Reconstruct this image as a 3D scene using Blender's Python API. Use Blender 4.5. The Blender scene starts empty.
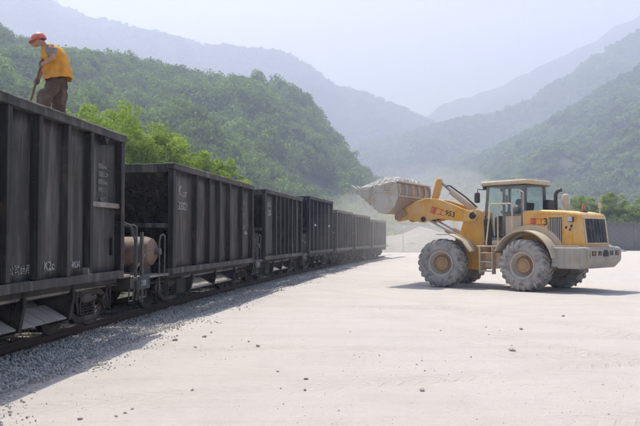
import bpy, bmesh, math, random
from mathutils import Vector, Matrix, noise, Euler
random.seed(7)
R = math.radians
sc = bpy.context.scene
COL = sc.collection

# ------------------------------------------------------------------ camera
EYE = 1.65            # eye height above the yard
F640 = 700.0          # focal length in pixels of a 640 px wide frame
HOR = 236.0           # image row of the horizon (640 x 426 frame)
cam_d = bpy.data.cameras.new('camera')
cam_d.sensor_width = 36.0
cam_d.lens = 36.0 * F640 / 640.0
cam_d.clip_start = 0.1
cam_d.clip_end = 20000
cam = bpy.data.objects.new('camera', cam_d)
COL.objects.link(cam)
cam.location = (0, 0, EYE)
cam.rotation_euler = (R(90) + math.atan((HOR - 213) / F640), 0, 0)
sc.camera = cam

# ------------------------------------------------------------------ sky and sun
SUN = Vector((-1.07, 1.55, 3.5)).normalized()
w = bpy.data.worlds.new('World')
sc.world = w
w.use_nodes = True
nt = w.node_tree
bg = nt.nodes['Background']
sky = nt.nodes.new('ShaderNodeTexSky')
sky.sky_type = 'NISHITA'
sky.sun_disc = False
sky.sun_elevation = math.asin(SUN.z)
sky.sun_rotation = math.atan2(SUN.x, SUN.y)
sky.altitude = 300
sky.air_density = 1.0
sky.dust_density = 4.0
sky.ozone_density = 1.0
nt.links.new(sky.outputs[0], bg.inputs[0])
bg.inputs[1].default_value = 0.085
sun_d = bpy.data.lights.new('sun', 'SUN')
sun_d.energy = 5.0
sun_d.angle = R(0.6)
sun_d.color = (1.0, 0.98, 0.96)
sun = bpy.data.objects.new('sun', sun_d)
COL.objects.link(sun)
sun.rotation_euler = SUN.to_track_quat('Z', 'Y').to_euler()
sun.location = SUN * 60
vs = sc.view_settings
vs.view_transform = 'Standard'
vs.look = 'None'
vs.gamma = 1.0
vs.exposure = 1.35
vs.use_curve_mapping = False
cy = sc.cycles
cy.use_denoising = True
cy.use_adaptive_sampling = True
cy.adaptive_threshold = 0.03
cy.adaptive_min_samples = 10
cy.denoiser = 'OPENIMAGEDENOISE'
cy.max_bounces = 5
cy.diffuse_bounces = 2
cy.glossy_bounces = 2
cy.transmission_bounces = 3
cy.transparent_max_bounces = 12
cy.volume_bounces = 1
cy.sample_clamp_indirect = 6
HAZE_DENSITY = 0.00106

# ------------------------------------------------------------------ helpers
def px(x, y, Y):
    """photo pixel (640 wide) at depth Y -> world point"""
    return Vector(((x - 320) / F640 * Y, Y, EYE + (HOR - y) / F640 * Y))

class MB:
    def __init__(s):
        s.v = []; s.f = []
    def add(s, vs_, fs):
        b = len(s.v)
        s.v += [tuple(p) for p in vs_]
        s.f += [tuple(i + b for i in f) for f in fs]
        return s
    def box(s, x0, x1, y0, y1, z0, z1, M=None):
        p = [Vector(q) for q in ((x0,y0,z0),(x1,y0,z0),(x1,y1,z0),(x0,y1,z0),(x0,y0,z1),(x1,y0,z1),(x1,y1,z1),(x0,y1,z1))]
        if M: p = [M @ q for q in p]
        return s.add(p, [(0,3,2,1),(4,5,6,7),(0,1,5,4),(1,2,6,5),(2,3,7,6),(3,0,4,7)])
    def prism(s, poly, ax, a, b):
        """poly: list of 2-d points; ax 'y': (x,z) extruded along y; 'x': (y,z) along x; 'z': (x,y) along z"""
        def P(q, t):
            return (q[0], t, q[1]) if ax == 'y' else ((t, q[0], q[1]) if ax == 'x' else (q[0], q[1], t))
        n = len(poly)
        vs_ = [P(q, a) for q in poly] + [P(q, b) for q in poly]
        fs = [tuple(range(n)), tuple(range(2*n-1, n-1, -1))]
        for i in range(n):
            j = (i+1) % n
            fs.append((j, i, n+i, n+j))
        return s.add(vs_, fs)
    def tube(s, pts, r, n=8, cap=True):
        pts = [Vector(p) for p in pts]
        rs = r if isinstance(r, (list, tuple)) else [r]*len(pts)
        vs_ = []; fs = []
        up = None
        for i, p in enumerate(pts):
            d = (pts[min(i+1, len(pts)-1)] - pts[max(i-1, 0)]).normalized()
            if up is None:
                up = Vector((0,0,1)) if abs(d.z) < .9 else Vector((1,0,0))
            e1 = (up - d*up.dot(d))
            if e1.length < 1e-4: e1 = d.orthogonal()
            e1.normalize(); e2 = d.cross(e1); up = e1
            for k in range(n):
                a = 2*math.pi*k/n
                vs_.append(p + (e1*math.cos(a) + e2*math.sin(a))*rs[i])
        for i in range(len(pts)-1):
            for k in range(n):
                k2 = (k+1) % n
                fs.append((i*n+k, i*n+k2, (i+1)*n+k2, (i+1)*n+k))
        if cap:
            fs.append(tuple(range(n-1, -1, -1)))
            m = (len(pts)-1)*n
            fs.append(tuple(range(m, m+n)))
        return s.add(vs_, fs)
    def lathe(s, prof, o=(0,0,0), ax='y', n=24, closed=False):
        """prof: (t along axis, radius)"""
        o = Vector(o); vs_ = []; fs = []
        for t, r in prof:
            for k in range(n):
                a = 2*math.pi*k/n
                c, d = r*math.cos(a), r*math.sin(a)
                q = Vector((c, t, d)) if ax == 'y' else (Vector((t, c, d)) if ax == 'x' else Vector((c, d, t)))
                vs_.append(o + q)
        m = len(prof)
        for i in range(m if closed else m-1):
            i2 = (i+1) % m
            for k in range(n):
                k2 = (k+1) % n
                fs.append((i*n+k, i*n+k2, i2*n+k2, i2*n+k))
        if not closed:
            fs.append(tuple(range(n-1,-1,-1))); fs.append(tuple(range((m-1)*n, m*n)))
        return s.add(vs_, fs)
    def loft(s, rings, cap=True):
        n = len(rings[0]); vs_ = [p for r in rings for p in r]; fs = []
        for i in range(len(rings)-1):
            for k in range(n):
                k2 = (k+1) % n
                fs.append((i*n+k, i*n+k2, (i+1)*n+k2, (i+1)*n+k))
        if cap:
            fs.append(tuple(range(n-1,-1,-1))); m = (len(rings)-1)*n
            fs.append(tuple(range(m, m+n)))
        return s.add(vs_, fs)
    def mesh(s, name, smooth=None, fix=True):
        me = bpy.data.meshes.new(name)
        me.from_pydata(s.v, [], s.f)
        if fix:
            bm = bmesh.new(); bm.from_mesh(me)
            bmesh.ops.recalc_face_normals(bm, faces=bm.faces)
            bm.to_mesh(me); bm.free()
        if smooth is not None:
            me.polygons.foreach_set('use_smooth', [True]*len(me.polygons))
            me.set_sharp_from_angle(angle=R(smooth))
        me.update()
        return me
    def build(s, name, mat, parent=None, M=None, bevel=0, smooth=32, seg=2):
        me = s.mesh(name, smooth)
        return link(name, me, mat, parent, M, bevel, seg)

def link(name, me, mat, parent=None, M=None, bevel=0, seg=2):
    o = bpy.data.objects.new(name, me)
    COL.objects.link(o)
    if mat is not None:
        if not me.materials: me.materials.append(mat)
    if parent: o.parent = parent
    if M is not None: o.matrix_basis = M
    if bevel:
        b = o.modifiers.new('bevel', 'BEVEL'); b.width = bevel; b.segments = seg
        b.limit_method = 'ANGLE'; b.angle_limit = R(35); b.harden_normals = False
    return o

def tag(o, label=None, cat=None, group=None, kind=None):
    if label: o['label'] = label
    if cat: o['category'] = cat
    if group: o['group'] = group
    if kind: o['kind'] = kind
    return o

def thing(name, label, cat, M=None, group=None):
    o = bpy.data.objects.new(name, None)
    o.empty_display_size = .2
    COL.objects.link(o)
    if M is not None: o.matrix_basis = M
    return tag(o, label, cat, group)

def TR(x=0, y=0, z=0): return Matrix.Translation((x, y, z))
def RZ(a): return Matrix.Rotation(a, 4, 'Z')
def frame(o, ex, ey, ez):
    return Matrix(((ex[0],ey[0],ez[0],o[0]),(ex[1],ey[1],ez[1],o[1]),(ex[2],ey[2],ez[2],o[2]),(0,0,0,1)))

# ------------------------------------------------------------------ materials
def nodes_of(name):
    m = bpy.data.materials.new(name); m.use_nodes = True
    t = m.node_tree; b = t.nodes['Principled BSDF']
    return m, t, b
def N(t, typ, **kw):
    n = t.nodes.new(typ)
    for k, v in kw.items(): setattr(n, k, v)
    return n
def coords(t, scale=(1,1,1), kind='Object'):
    tc = N(t, 'ShaderNodeTexCoord'); mp = N(t, 'ShaderNodeMapping')
    mp.inputs['Scale'].default_value = scale
    t.links.new(tc.outputs[kind], mp.inputs[0])
    return mp.outputs[0]
def noise_n(t, vec, scale, detail=4, rough=.6, dist=0):
    n = N(t, 'ShaderNodeTexNoise'); n.inputs['Scale'].default_value = scale
    n.inputs['Detail'].default_value = detail; n.inputs['Roughness'].default_value = rough
    n.inputs['Distortion'].default_value = dist
    t.links.new(vec, n.inputs['Vector'])
    return n.outputs[0]
def ramp(t, fac, a, b, ca=(0,0,0,1), cb=(1,1,1,1)):
    r = N(t, 'ShaderNodeValToRGB')
    r.color_ramp.elements[0].position = a; r.color_ramp.elements[1].position = b
    r.color_ramp.elements[0].color = ca; r.color_ramp.elements[1].color = cb
    t.links.new(fac, r.inputs[0])
    return r.outputs[0]
def mixc(t, fac, a, b):
    m = N(t, 'ShaderNodeMix', data_type='RGBA')
    for s_, i in ((fac, 0), (a, 6), (b, 7)):
        if hasattr(s_, 'links'): t.links.new(s_, m.inputs[i])
        elif i == 0: m.inputs[0].default_value = s_
        else: m.inputs[i].default_value = (*s_[:3], 1)
    return m.outputs[2]
def mul(t, a, b):
    m = N(t, 'ShaderNodeMath', operation='MULTIPLY')
    for s_, i in ((a, 0), (b, 1)):
        if hasattr(s_, 'links'): t.links.new(s_, m.inputs[i])
        else: m.inputs[i].default_value = s_
    return m.outputs[0]
def bump(t, b, h, strength=.3, dist=.02):
    n = N(t, 'ShaderNodeBump'); n.inputs['Strength'].default_value = strength
    n.inputs['Distance'].default_value = dist
    t.links.new(h, n.inputs['Height']); t.links.new(n.outputs[0], b.inputs['Normal'])

def plain(name, c, rough=.6, metal=0, var=.25, scale=8, dust=None, dustamt=.5, dscale=1.6, upd=.0, bmp=.15, spec=.4, grime=0, world=False):
    """painted or bare surface: colour varies by noise, dust lies in patches (more on upward faces when upd > 0)"""
    m, t, b = nodes_of(name)
    v = coords(t)
    n1 = noise_n(t, v, scale, 5)
    c2 = tuple(x*(1-var) for x in c)
    col = mixc(t, ramp(t, n1, .35, .7), c, c2)
    if dust:
        n2 = noise_n(t, v, dscale, 6, .65)
        f = ramp(t, n2, .62 - dustamt*.5, .78 - dustamt*.35)
        f = mul(t, f, min(1, dustamt*1.3))
        if upd:
            g = N(t, 'ShaderNodeNewGeometry'); s_ = N(t, 'ShaderNodeSeparateXYZ')
            t.links.new(g.outputs['Normal'], s_.inputs[0])
            u = ramp(t, s_.outputs[2], .25, .95)
            mx = N(t, 'ShaderNodeMath', operation='MAXIMUM')
            t.links.new(f, mx.inputs[0]); t.links.new(mul(t, u, upd), mx.inputs[1])
            f = mx.outputs[0]
        col = mixc(t, f, col, dust)
    if grime:
        g1 = ramp(t, noise_n(t, coords(t, (9, 9, .9)), 1.0, 5, .7), .50, .78)
        col = mixc(t, mul(t, g1, grime), col, tuple(x*.35 for x in c))
        g2 = ramp(t, noise_n(t, v, 17, 8, .8), .59, .65)
        col = mixc(t, mul(t, g2, grime*.8), col, (.16,.13,.10))
    t.links.new(col, b.inputs['Base Color'])
    b.inputs['Roughness'].default_value = rough
    b.inputs['Metallic'].default_value = metal
    b.inputs['Specular IOR Level'].default_value = spec
    if bmp: bump(t, b, noise_n(t, v, scale*4, 4), bmp, .01)
    return m

DUST = (.50, .45, .39)
M = {}
def wagon_paint(name, c, streak=(.31,.275,.245), amt=.5, rust=(.13,.075,.05), seed=0):
    m, t, b = nodes_of(name)
    oi = N(t, 'ShaderNodeObjectInfo')
    def shifted(sc_):
        tc = N(t, 'ShaderNodeTexCoord'); ad = N(t, 'ShaderNodeVectorMath', operation='ADD')
        sm = N(t, 'ShaderNodeVectorMath', operation='SCALE'); sm.inputs[0].default_value = (17.3, 9.1, 23.7)
        t.links.new(oi.outputs['Random'], sm.inputs['Scale'])
        t.links.new(tc.outputs['Object'], ad.inputs[0]); t.links.new(sm.outputs[0], ad.inputs[1])
        mp = N(t, 'ShaderNodeMapping'); mp.inputs['Scale'].default_value = sc_
        t.links.new(ad.outputs[0], mp.inputs[0]); return mp.outputs[0]
    v = shifted((1,1,1))
    vst = shifted((5, 5, .45))
    vst2 = shifted((19, 19, .9))
    n1 = noise_n(t, v, 2.2, 6)
    col = mixc(t, ramp(t, n1, .3, .75), c, tuple(x*.55 for x in c))
    s1 = ramp(t, noise_n(t, vst, 1.0, 5, .65), .48, .72)
    s2 = ramp(t, noise_n(t, vst2, 1.0, 5, .75), .56, .72)
    col = mixc(t, mul(t, s1, amt), col, tuple(x*.75 for x in streak))
    col = mixc(t, mul(t, s2, amt*.75), col, streak)
    r1 = ramp(t, noise_n(t, shifted((2, 2, 1.2)), 1.6, 7, .75), .56, .70)
    ch = ramp(t, noise_n(t, shifted((3, 3, 2.2)), 4.0, 8, .8), .63, .69)
    col = mixc(t, mul(t, r1, .6), col, rust)
    col = mixc(t, mul(t, ch, .5), col, streak)
    t.links.new(col, b.inputs['Base Color'])
    b.inputs['Roughness'].default_value = .62
    b.inputs['Specular IOR Level'].default_value = .35
    bump(t, b, noise_n(t, v, 30, 4), .12, .01)
    return m

M['wag_a'] = wagon_paint('grey wagon paint', (.040,.038,.038), amt=.48)
M['wag_b'] = wagon_paint('brown grey wagon paint', (.046,.041,.039), amt=.6)
M['wag_c'] = wagon_paint('black wagon paint', (.038,.037,.038), amt=.6)
M['wag_d'] = wagon_paint('blue black wagon paint', (.022,.025,.038), amt=.38)
M['wag_e'] = wagon_paint('rusty brown wagon paint', (.13,.108,.094), amt=.8)
M['rib'] = wagon_paint('rib paint', (.014,.013,.013), amt=.25)
M['rim'] = plain('worn rim steel', (.12,.11,.10), .6, .2, .5, 10, dust=(.42,.38,.34), dustamt=.5, upd=.8)
M['under'] = plain('grimy underframe', (.024,.021,.019), .75, 0, .5, 9, dust=(.11,.09,.075), dustamt=.4, bmp=.4)
M['cast'] = plain('cast bogie steel', (.034,.029,.026), .7, .1, .5, 14, dust=(.15,.12,.095), dustamt=.4, bmp=.4)
M['chute'] = plain('dusty chute steel', (.24,.215,.195), .75, 0, .4, 5, dust=(.36,.325,.29), dustamt=.6, bmp=.3)
M['tank'] = plain('rusty tank', (.13,.072,.045), .7, 0, .5, 7, dust=(.27,.195,.14), dustamt=.5, upd=.4, bmp=.3)
M['rail'] = plain('rail steel', (.075,.052,.042), .6, .3, .4, 12)
M['railtop'] = plain('polished rail head', (.45,.43,.41), .28, 1, .1, 12)
M['sleeper'] = plain('concrete sleeper', (.30,.28,.26), .85, 0, .3, 10, dust=(.2,.19,.18), dustamt=.4)
M['platform'] = plain('dusty platform steel', (.17,.15,.135), .8, 0, .4, 8, dust=(.36,.31,.27), dustamt=.5, upd=.6)
M['handrail'] = plain('handrail', (.11,.105,.10), .6, .1, .4, 14)
M['box_plate'] = plain('number plate', (.02,.03,.045), .5)

def lettering(name, c, back, worn=.5):
    m, t, b = nodes_of(name)
    f = ramp(t, noise_n(t, coords(t), 26, 5, .7), .62-worn*.4, .75-worn*.25)
    t.links.new(mixc(t, f, back, c), b.inputs['Base Color'])
    b.inputs['Roughness'].default_value = .7
    return m
M['white_letters'] = lettering('worn white lettering', (.58,.58,.57), (.07,.065,.06), .58)
M['faint_letters'] = lettering('faint white lettering', (.40,.40,.39), (.06,.056,.052), .48)

# loader
M['yellow'] = plain('loader paint', (.80,.38,.045), .5, 0, .2, 3, dust=(.66,.50,.30), dustamt=.42, dscale=1.3, upd=.75, bmp=.05, spec=.5, grime=.35)
M['yellow_dusty'] = plain('dusty loader paint', (.64,.38,.11), .65, 0, .15, 3, dust=(.58,.50,.41), dustamt=.7, dscale=1.8, upd=.85, bmp=.15, grime=.45)
M['fender'] = plain('dust caked fender', (.60,.42,.20), .8, 0, .2, 3, dust=(.54,.46,.36), dustamt=.7, dscale=2.4, upd=.9, bmp=.2, grime=.35)
M['counter'] = plain('dust caked counterweight', (.40,.31,.20), .8, 0, .3, 3, dust=(.38,.35,.31), dustamt=.75, dscale=2.2, upd=.9, bmp=.3, grime=.5)
M['bucket'] = plain('dusty bucket steel', (.52,.38,.22), .8, 0, .3, 4, dust=(.55,.51,.45), dustamt=.72, dscale=2.6, upd=.8, bmp=.3, grime=.4)
M['bucket_back'] = plain('scraped bucket back', (.50,.29,.12), .75, 0, .4, 5, dust=(.34,.31,.28), dustamt=.65, dscale=3.0, bmp=.3, grime=.5)
M['tyre'] = plain('dusty rubber', (.075,.070,.066), .9, 0, .4, 9, dust=(.36,.335,.31), dustamt=.76, dscale=5.5, upd=.5, bmp=.4, spec=.2)
M['rimy'] = plain('dusty wheel rim', (.50,.44,.36), .8, 0, .15, 5, dust=(.48,.44,.39), dustamt=.4, bmp=.15)
M['hub'] = plain('yellow hub', (.42,.25,.12), .75, 0, .3, 6, dust=(.44,.37,.29), dustamt=.45, bmp=.15)
M['dark'] = plain('dark trim', (.035,.036,.038), .55, 0, .3, 9, dust=(.25,.23,.21), dustamt=.3, upd=.4)
M['cabpost'] = plain('cab post', (.10,.10,.10), .55, 0, .3, 7, dust=(.34,.30,.26), dustamt=.5)
M['black'] = plain('black', (.012,.012,.013), .6)
M['steel'] = plain('chrome rod', (.55,.55,.55), .25, 1, .1, 9)
M['hose'] = plain('rubber hose', (.03,.03,.03), .6)
M['beige'] = plain('dusty filter bowl', (.50,.41,.31), .75, 0, .2, 5, dust=(.52,.47,.41), dustamt=.7, upd=.6)
M['red_letters'] = lettering('red lettering', (.58,.035,.045), (.66,.40,.22), .99)
M['black_letters'] = lettering('black lettering', (.03,.03,.03), (.35,.2,.06), .9)
M['tail'] = plain('red lamp lens', (.38,.04,.02), .3)
M['lampglass'] = plain('lamp glass', (.55,.55,.55), .15)
M['orange_lens'] = plain('faded beacon lens', (.55,.16,.09), .35)
def glass():
    m, t, b = nodes_of('dusty cab glass')
    out = t.nodes['Material Output']
    tr = N(t, 'ShaderNodeBsdfTransparent'); tr.inputs[0].default_value = (.76,.86,.85,1)
    gl = N(t, 'ShaderNodeBsdfGlossy'); gl.inputs['Roughness'].default_value = .06
    df = N(t, 'ShaderNodeBsdfDiffuse'); df.inputs[0].default_value = (.50,.52,.50,1)
    fr = N(t, 'ShaderNodeFresnel'); fr.inputs[0].default_value = 1.45
    m1 = N(t, 'ShaderNodeMixShader'); m2 = N(t, 'ShaderNodeMixShader')
    d = ramp(t, noise_n(t, coords(t), 3, 5), .3, .8, (.05,.05,.05,1), (.22,.22,.22,1))
    t.links.new(d, m1.inputs[0]); t.links.new(tr.outputs[0], m1.inputs[1]); t.links.new(df.outputs[0], m1.inputs[2])
    t.links.new(fr.outputs[0], m2.inputs[0]); t.links.new(m1.outputs[0], m2.inputs[1]); t.links.new(gl.outputs[0], m2.inputs[2])
    t.links.new(m2.outputs[0], out.inputs[0])
    return m
M['glass'] = glass()

# people
M['skin'] = plain('tanned skin', (.42,.23,.15), .55, 0, .15, 20, bmp=.05)
M['helmet'] = plain('red helmet', (.66,.07,.05), .5, 0, .3, 9, dust=(.55,.32,.28), dustamt=.45, dscale=9, upd=.25)
M['vest'] = plain('orange work vest', (.80,.33,.025), .85, 0, .35, 7, dust=(.46,.25,.09), dustamt=.42, dscale=5, bmp=.6, grime=.3)
M['stripe'] = plain('faded vest stripe', (.66,.42,.14), .8, 0, .4, 14)
M['shirt'] = plain('grey shirt', (.25,.22,.23), .85, 0, .25, 12, bmp=.3)
M['trousers'] = plain('brown work trousers', (.10,.068,.048), .9, 0, .5, 7, dust=(.20,.145,.105), dustamt=.45, bmp=.4)
M['glove'] = plain('dirty glove', (.20,.17,.15), .9, 0, .4, 18)
M['boot'] = plain('dusty boot', (.07,.06,.055), .8, 0, .3, 9)
M['hair'] = plain('black hair', (.012,.011,.010), .6)
M['wood'] = plain('worn wooden handle', (.20,.12,.07), .7, 0, .35, 14)
M['shovel_steel'] = plain('shovel steel', (.14,.13,.125), .55, .4, .4, 10)
M['blue_shirt'] = plain('dark blue jacket', (.03,.035,.05), .85)
M['pale_sleeve'] = plain('pale pink sleeve', (.52,.40,.42), .85)

def stone(name, a, b_, spread=.35):
    m, t, b = nodes_of(name)
    oi = N(t, 'ShaderNodeObjectInfo')
    col = mixc(t, oi.outputs['Random'], a, b_)
    n = noise_n(t, coords(t), 9, 4)
    col = mixc(t, mul(t, ramp(t, n, .3, .75), spread), col, tuple(x*.5 for x in a))
    t.links.new(col, b.inputs['Base Color'])
    b.inputs['Roughness'].default_value = .9
    b.inputs['Specular IOR Level'].default_value = .2
    return m
M['ballast'] = stone('ballast stone', (.60,.565,.53), (.36,.335,.315))
M['load'] = stone('quarry stone', (.64,.60,.56), (.44,.41,.38), .2)
M['loose'] = stone('loose stone', (.42,.375,.34), (.28,.25,.225))

def leaf(name, a, b_, trans=.35, vary=.5, patch=.02, warm=None):
    m, t, b = nodes_of(name)
    out = t.nodes['Material Output']
    b.inputs['Coat Weight'].default_value = 0
    oi = N(t, 'ShaderNodeObjectInfo')
    at = N(t, 'ShaderNodeAttribute'); at.attribute_name = 'tint'
    gp = N(t, 'ShaderNodeNewGeometry')
    big = ramp(t, noise_n(t, gp.outputs['Position'], patch, 3), .35, .65)
    f = N(t, 'ShaderNodeMath', operation='MULTIPLY_ADD')
    t.links.new(oi.outputs['Random'], f.inputs[0]); f.inputs[1].default_value = vary
    t.links.new(mul(t, at.outputs['Fac'], 1-vary), f.inputs[2])
    col = mixc(t, f.outputs[0], a, b_)
    col = mixc(t, mul(t, big, .6), col, warm or tuple(x*.5 for x in b_))
    t.links.new(col, b.inputs['Base Color'])
    b.inputs['Roughness'].default_value = .8
    b.inputs['Specular IOR Level'].default_value = .08
    tl = N(t, 'ShaderNodeBsdfTranslucent'); t.links.new(col, tl.inputs[0])
    mx = N(t, 'ShaderNodeMixShader'); mx.inputs[0].default_value = trans
    t.links.new(b.outputs[0], mx.inputs[1]); t.links.new(tl.outputs[0], mx.inputs[2])
    t.links.new(mx.outputs[0], out.inputs[0])
    return m
M['leaf_hill'] = leaf('hill foliage', (.026,.070,.010), (.28,.42,.05), .48, .6, .017)
M['leaf_far'] = leaf('far foliage', (.026,.075,.012), (.23,.36,.05), .48, .6, .009)
M['leaf_bright'] = leaf('bright tree foliage', (.10,.19,.012), (.50,.62,.09), .48, .0, .5, (.27,.39,.05))
M['leaf_right'] = leaf('roadside tree foliage', (.11,.19,.035), (.38,.48,.10), .5, .1, .2, (.22,.30,.06))
M['bark'] = plain('bark', (.13,.10,.075), .9, 0, .4, 9, bmp=.6)
M['soil'] = plain('hill soil', (.045,.065,.025), .95, 0, .4, .03, dust=(.11,.09,.055), dustamt=.25, dscale=.02, bmp=0)

# ================================================================== setting
def face_x(Y):                      # plan curve of the train's near side
    t = Y - 10.0
    return -4.1 + .12*t + t*t/530.0
def face_dir(Y):
    d = Vector((.12 + (Y-10)/265.0, 1.0, 0)); return d.normalized()
def track_pt(Y, off=0.0):           # off: metres to the left of the near side
    d = face_dir(Y); left = Vector((-d.y, d.x, 0))
    return Vector((face_x(Y), Y, 0)) + left*off

# ---- ground
def ground_mat():
    m, t, b = nodes_of('pale dusty yard')
    v = coords(t)
    big = noise_n(t, v, .11, 6, .6, .4)
    mid = noise_n(t, v, .8, 8, .7)
    fine = noise_n(t, v, 14, 6, .75)
    grit = noise_n(t, v, 55, 4, .8)
    drag = noise_n(t, coords(t, (.12, 1.5, 1)), 1.0, 7, .7, .5)
    drag2 = noise_n(t, coords(t, (1.1, .16, 1)), 1.0, 7, .7, .6)
    def math_(op, a, b_=None):
        n = N(t, 'ShaderNodeMath', operation=op)
        for q, i in ((a, 0), (b_, 1)):
            if q is None: continue
            if hasattr(q, 'links'): t.links.new(q, n.inputs[i])
            else: n.inputs[i].default_value = q
        return n.outputs[0]
    wob = noise_n(t, v, .16, 2)
    tracks = None; lugs = None
    # wheel tracks: (point on the track, heading in degrees)
    for (x, y, a) in ((6.3,21.2,132),(7.9,22.7,132),(3.5,17.5,160),(4.2,15.3,160),(-1.5,12.6,172),(-1.2,10.4,172),(1.0,20.0,118),(-1.0,19.0,118),(5.0,9.6,20),(5.8,7.6,20)):
        a = R(a)
        mp = N(t, 'ShaderNodeMapping', vector_type='TEXTURE')
        mp.inputs['Location'].default_value = (x, y, 0); mp.inputs['Rotation'].default_value = (0, 0, a)
        tc = N(t, 'ShaderNodeTexCoord'); t.links.new(tc.outputs['Object'], mp.inputs[0])
        sp = N(t, 'ShaderNodeSeparateXYZ'); t.links.new(mp.outputs[0], sp.inputs[0])
        yy = math_('ADD', sp.outputs[1], math_('MULTIPLY', math_('SUBTRACT', wob, .5), 2.2))
        ab = math_('ABSOLUTE', yy)
        mk = ramp(t, ab, .20, .34, (1,1,1,1), (0,0,0,1))
        lg = math_('SINE', math_('MULTIPLY', math_('ADD', sp.outputs[0], math_('MULTIPLY', ab, .9)), 6.283/.23))
        lg = math_('MULTIPLY', ramp(t, lg, .3, .75), mk)
        tracks = mk if tracks is None else math_('MAXIMUM', tracks, mk)
        lugs = lg if lugs is None else math_('MAXIMUM', lugs, lg)
    wear = ramp(t, noise_n(t, v, .35, 5, .7), .38, .66)
    tracks = mul(t, tracks, wear); lugs = mul(t, lugs, wear)
    col = mixc(t, ramp(t, big, .35, .68), (.515,.468,.438), (.475,.455,.44))
    col = mixc(t, mul(t, ramp(t, mid, .45, .75), .6), col, (.43,.39,.36))
    col = mixc(t, mul(t, ramp(t, drag, .52, .70), .40), col, (.40,.355,.325))
    col = mixc(t, mul(t, ramp(t, drag2, .56, .72), .30), col, (.56,.535,.515))
    col = mixc(t, mul(t, tracks, .30), col, (.42,.38,.35))
    col = mixc(t, mul(t, lugs, .18), col, (.34,.305,.28))
    col = mixc(t, mul(t, ramp(t, fine, .56, .72), .38), col, (.33,.30,.275))
    col = mixc(t, mul(t, ramp(t, grit, .62, .72), .45), col, (.26,.235,.22))
    t.links.new(col, b.inputs['Base Color'])
    b.inputs['Roughness'].default_value = .95
    b.inputs['Specular IOR Level'].default_value = .1
    h = math_('ADD', mid, mul(t, fine, .5))
    h = math_('ADD', h, mul(t, drag, .8)); h = math_('ADD', h, mul(t, grit, .2))
    h = math_('SUBTRACT', h, mul(t, lugs, .25)); h = math_('SUBTRACT', h, mul(t, tracks, .25))
    bump(t, b, h, .75, .06)
    return m
M['ground'] = ground_mat()

def yard_h(x, y):
    """relief of the yard: gentle undulation, dust ridges, wheel ruts"""
    h = .035*noise.noise(Vector((x*.16, y*.16, 3.1))) + .012*noise.noise(Vector((x*.9, y*.9, 1.7)))
    h += .006*noise.noise(Vector((x*3.1, y*3.1, 9.7)))
    for a, b_, c in ((.18, 1, 14.2), (.18, 1, 16.3), (-.10, 1, 9.0), (-.10, 1, 10.9)):
        d = (a*x + y - c)/math.hypot(a, 1) + .25*noise.noise(Vector((x*.15, c, 0)))
        h -= .035*math.exp(-(d/.28)**2)*(0.5 + noise.noise(Vector((x*.3, c*3, 5))))
    return h
def ballast_h(d):                    # d: metres right of the train's near side
    if d < .2: return -.10
    if d > 1.6: return -.30
    return -.10 - .05*(d-.2)

def build_ground():
    mb = MB()
    mb.v = [(-7000,-300,-.35),(7000,-300,-.35),(7000,7000,-.35),(-7000,7000,-.35)]; mb.f = [(0,1,2,3)]
    o = mb.build('ground', M['ground'], smooth=None); tag(o, 'pale dusty open ground running to the foot of the hills', kind='structure')
    ys = []; y = 1.5
    while y < 150:
        ys.append(y); y += .09 if y < 12 else (.16 if y < 26 else (.4 if y < 50 else 2.2))
    NX = 260
    mb = MB()
    for y in ys:
        xl = face_x(min(y, 60)) + .55 + (max(0, y-60)*.3)
        if y > 57: xl = min(xl, face_x(57) + .55 - (y-57)*.9)
        xr = .75*y + 9
        for i in range(NX+1):
            t = i/NX
            x = xl + (xr-xl)*(t**1.25)
            d = x - face_x(min(y, 57))
            h = yard_h(x, y)
            e = max(0, min(1, (d - .45)/.85 + .15*noise.noise(Vector((x*.6, y*.6, 0)))))
            h += -.15*(1-e*e*(3-2*e)) if y < 58 else 0
            if y > 120: h -= .3*(y-120)/30
            mb.v.append((x, y, h))
    n = NX+1
    for j in range(len(ys)-1):
        for i in range(NX):
            mb.f.append((j*n+i, j*n+i+1, (j+1)*n+i+1, (j+1)*n+i))
    me = mb.mesh('yard', 80, fix=False)
    o = link('yard_ground', me, M['ground']); tag(o, 'pale dusty yard floor with faint wheel tracks', kind='structure')
build_ground()

# ---- hills
def lerp_pts(pts, x):
    if x <= pts[0][0]: return pts[0][1]
    for (a, b_), (c, d) in zip(pts, pts[1:]):
        if x <= c: return b_ + (d-b_)*(x-a)/(c-a)
    return pts[-1][1]

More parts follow.
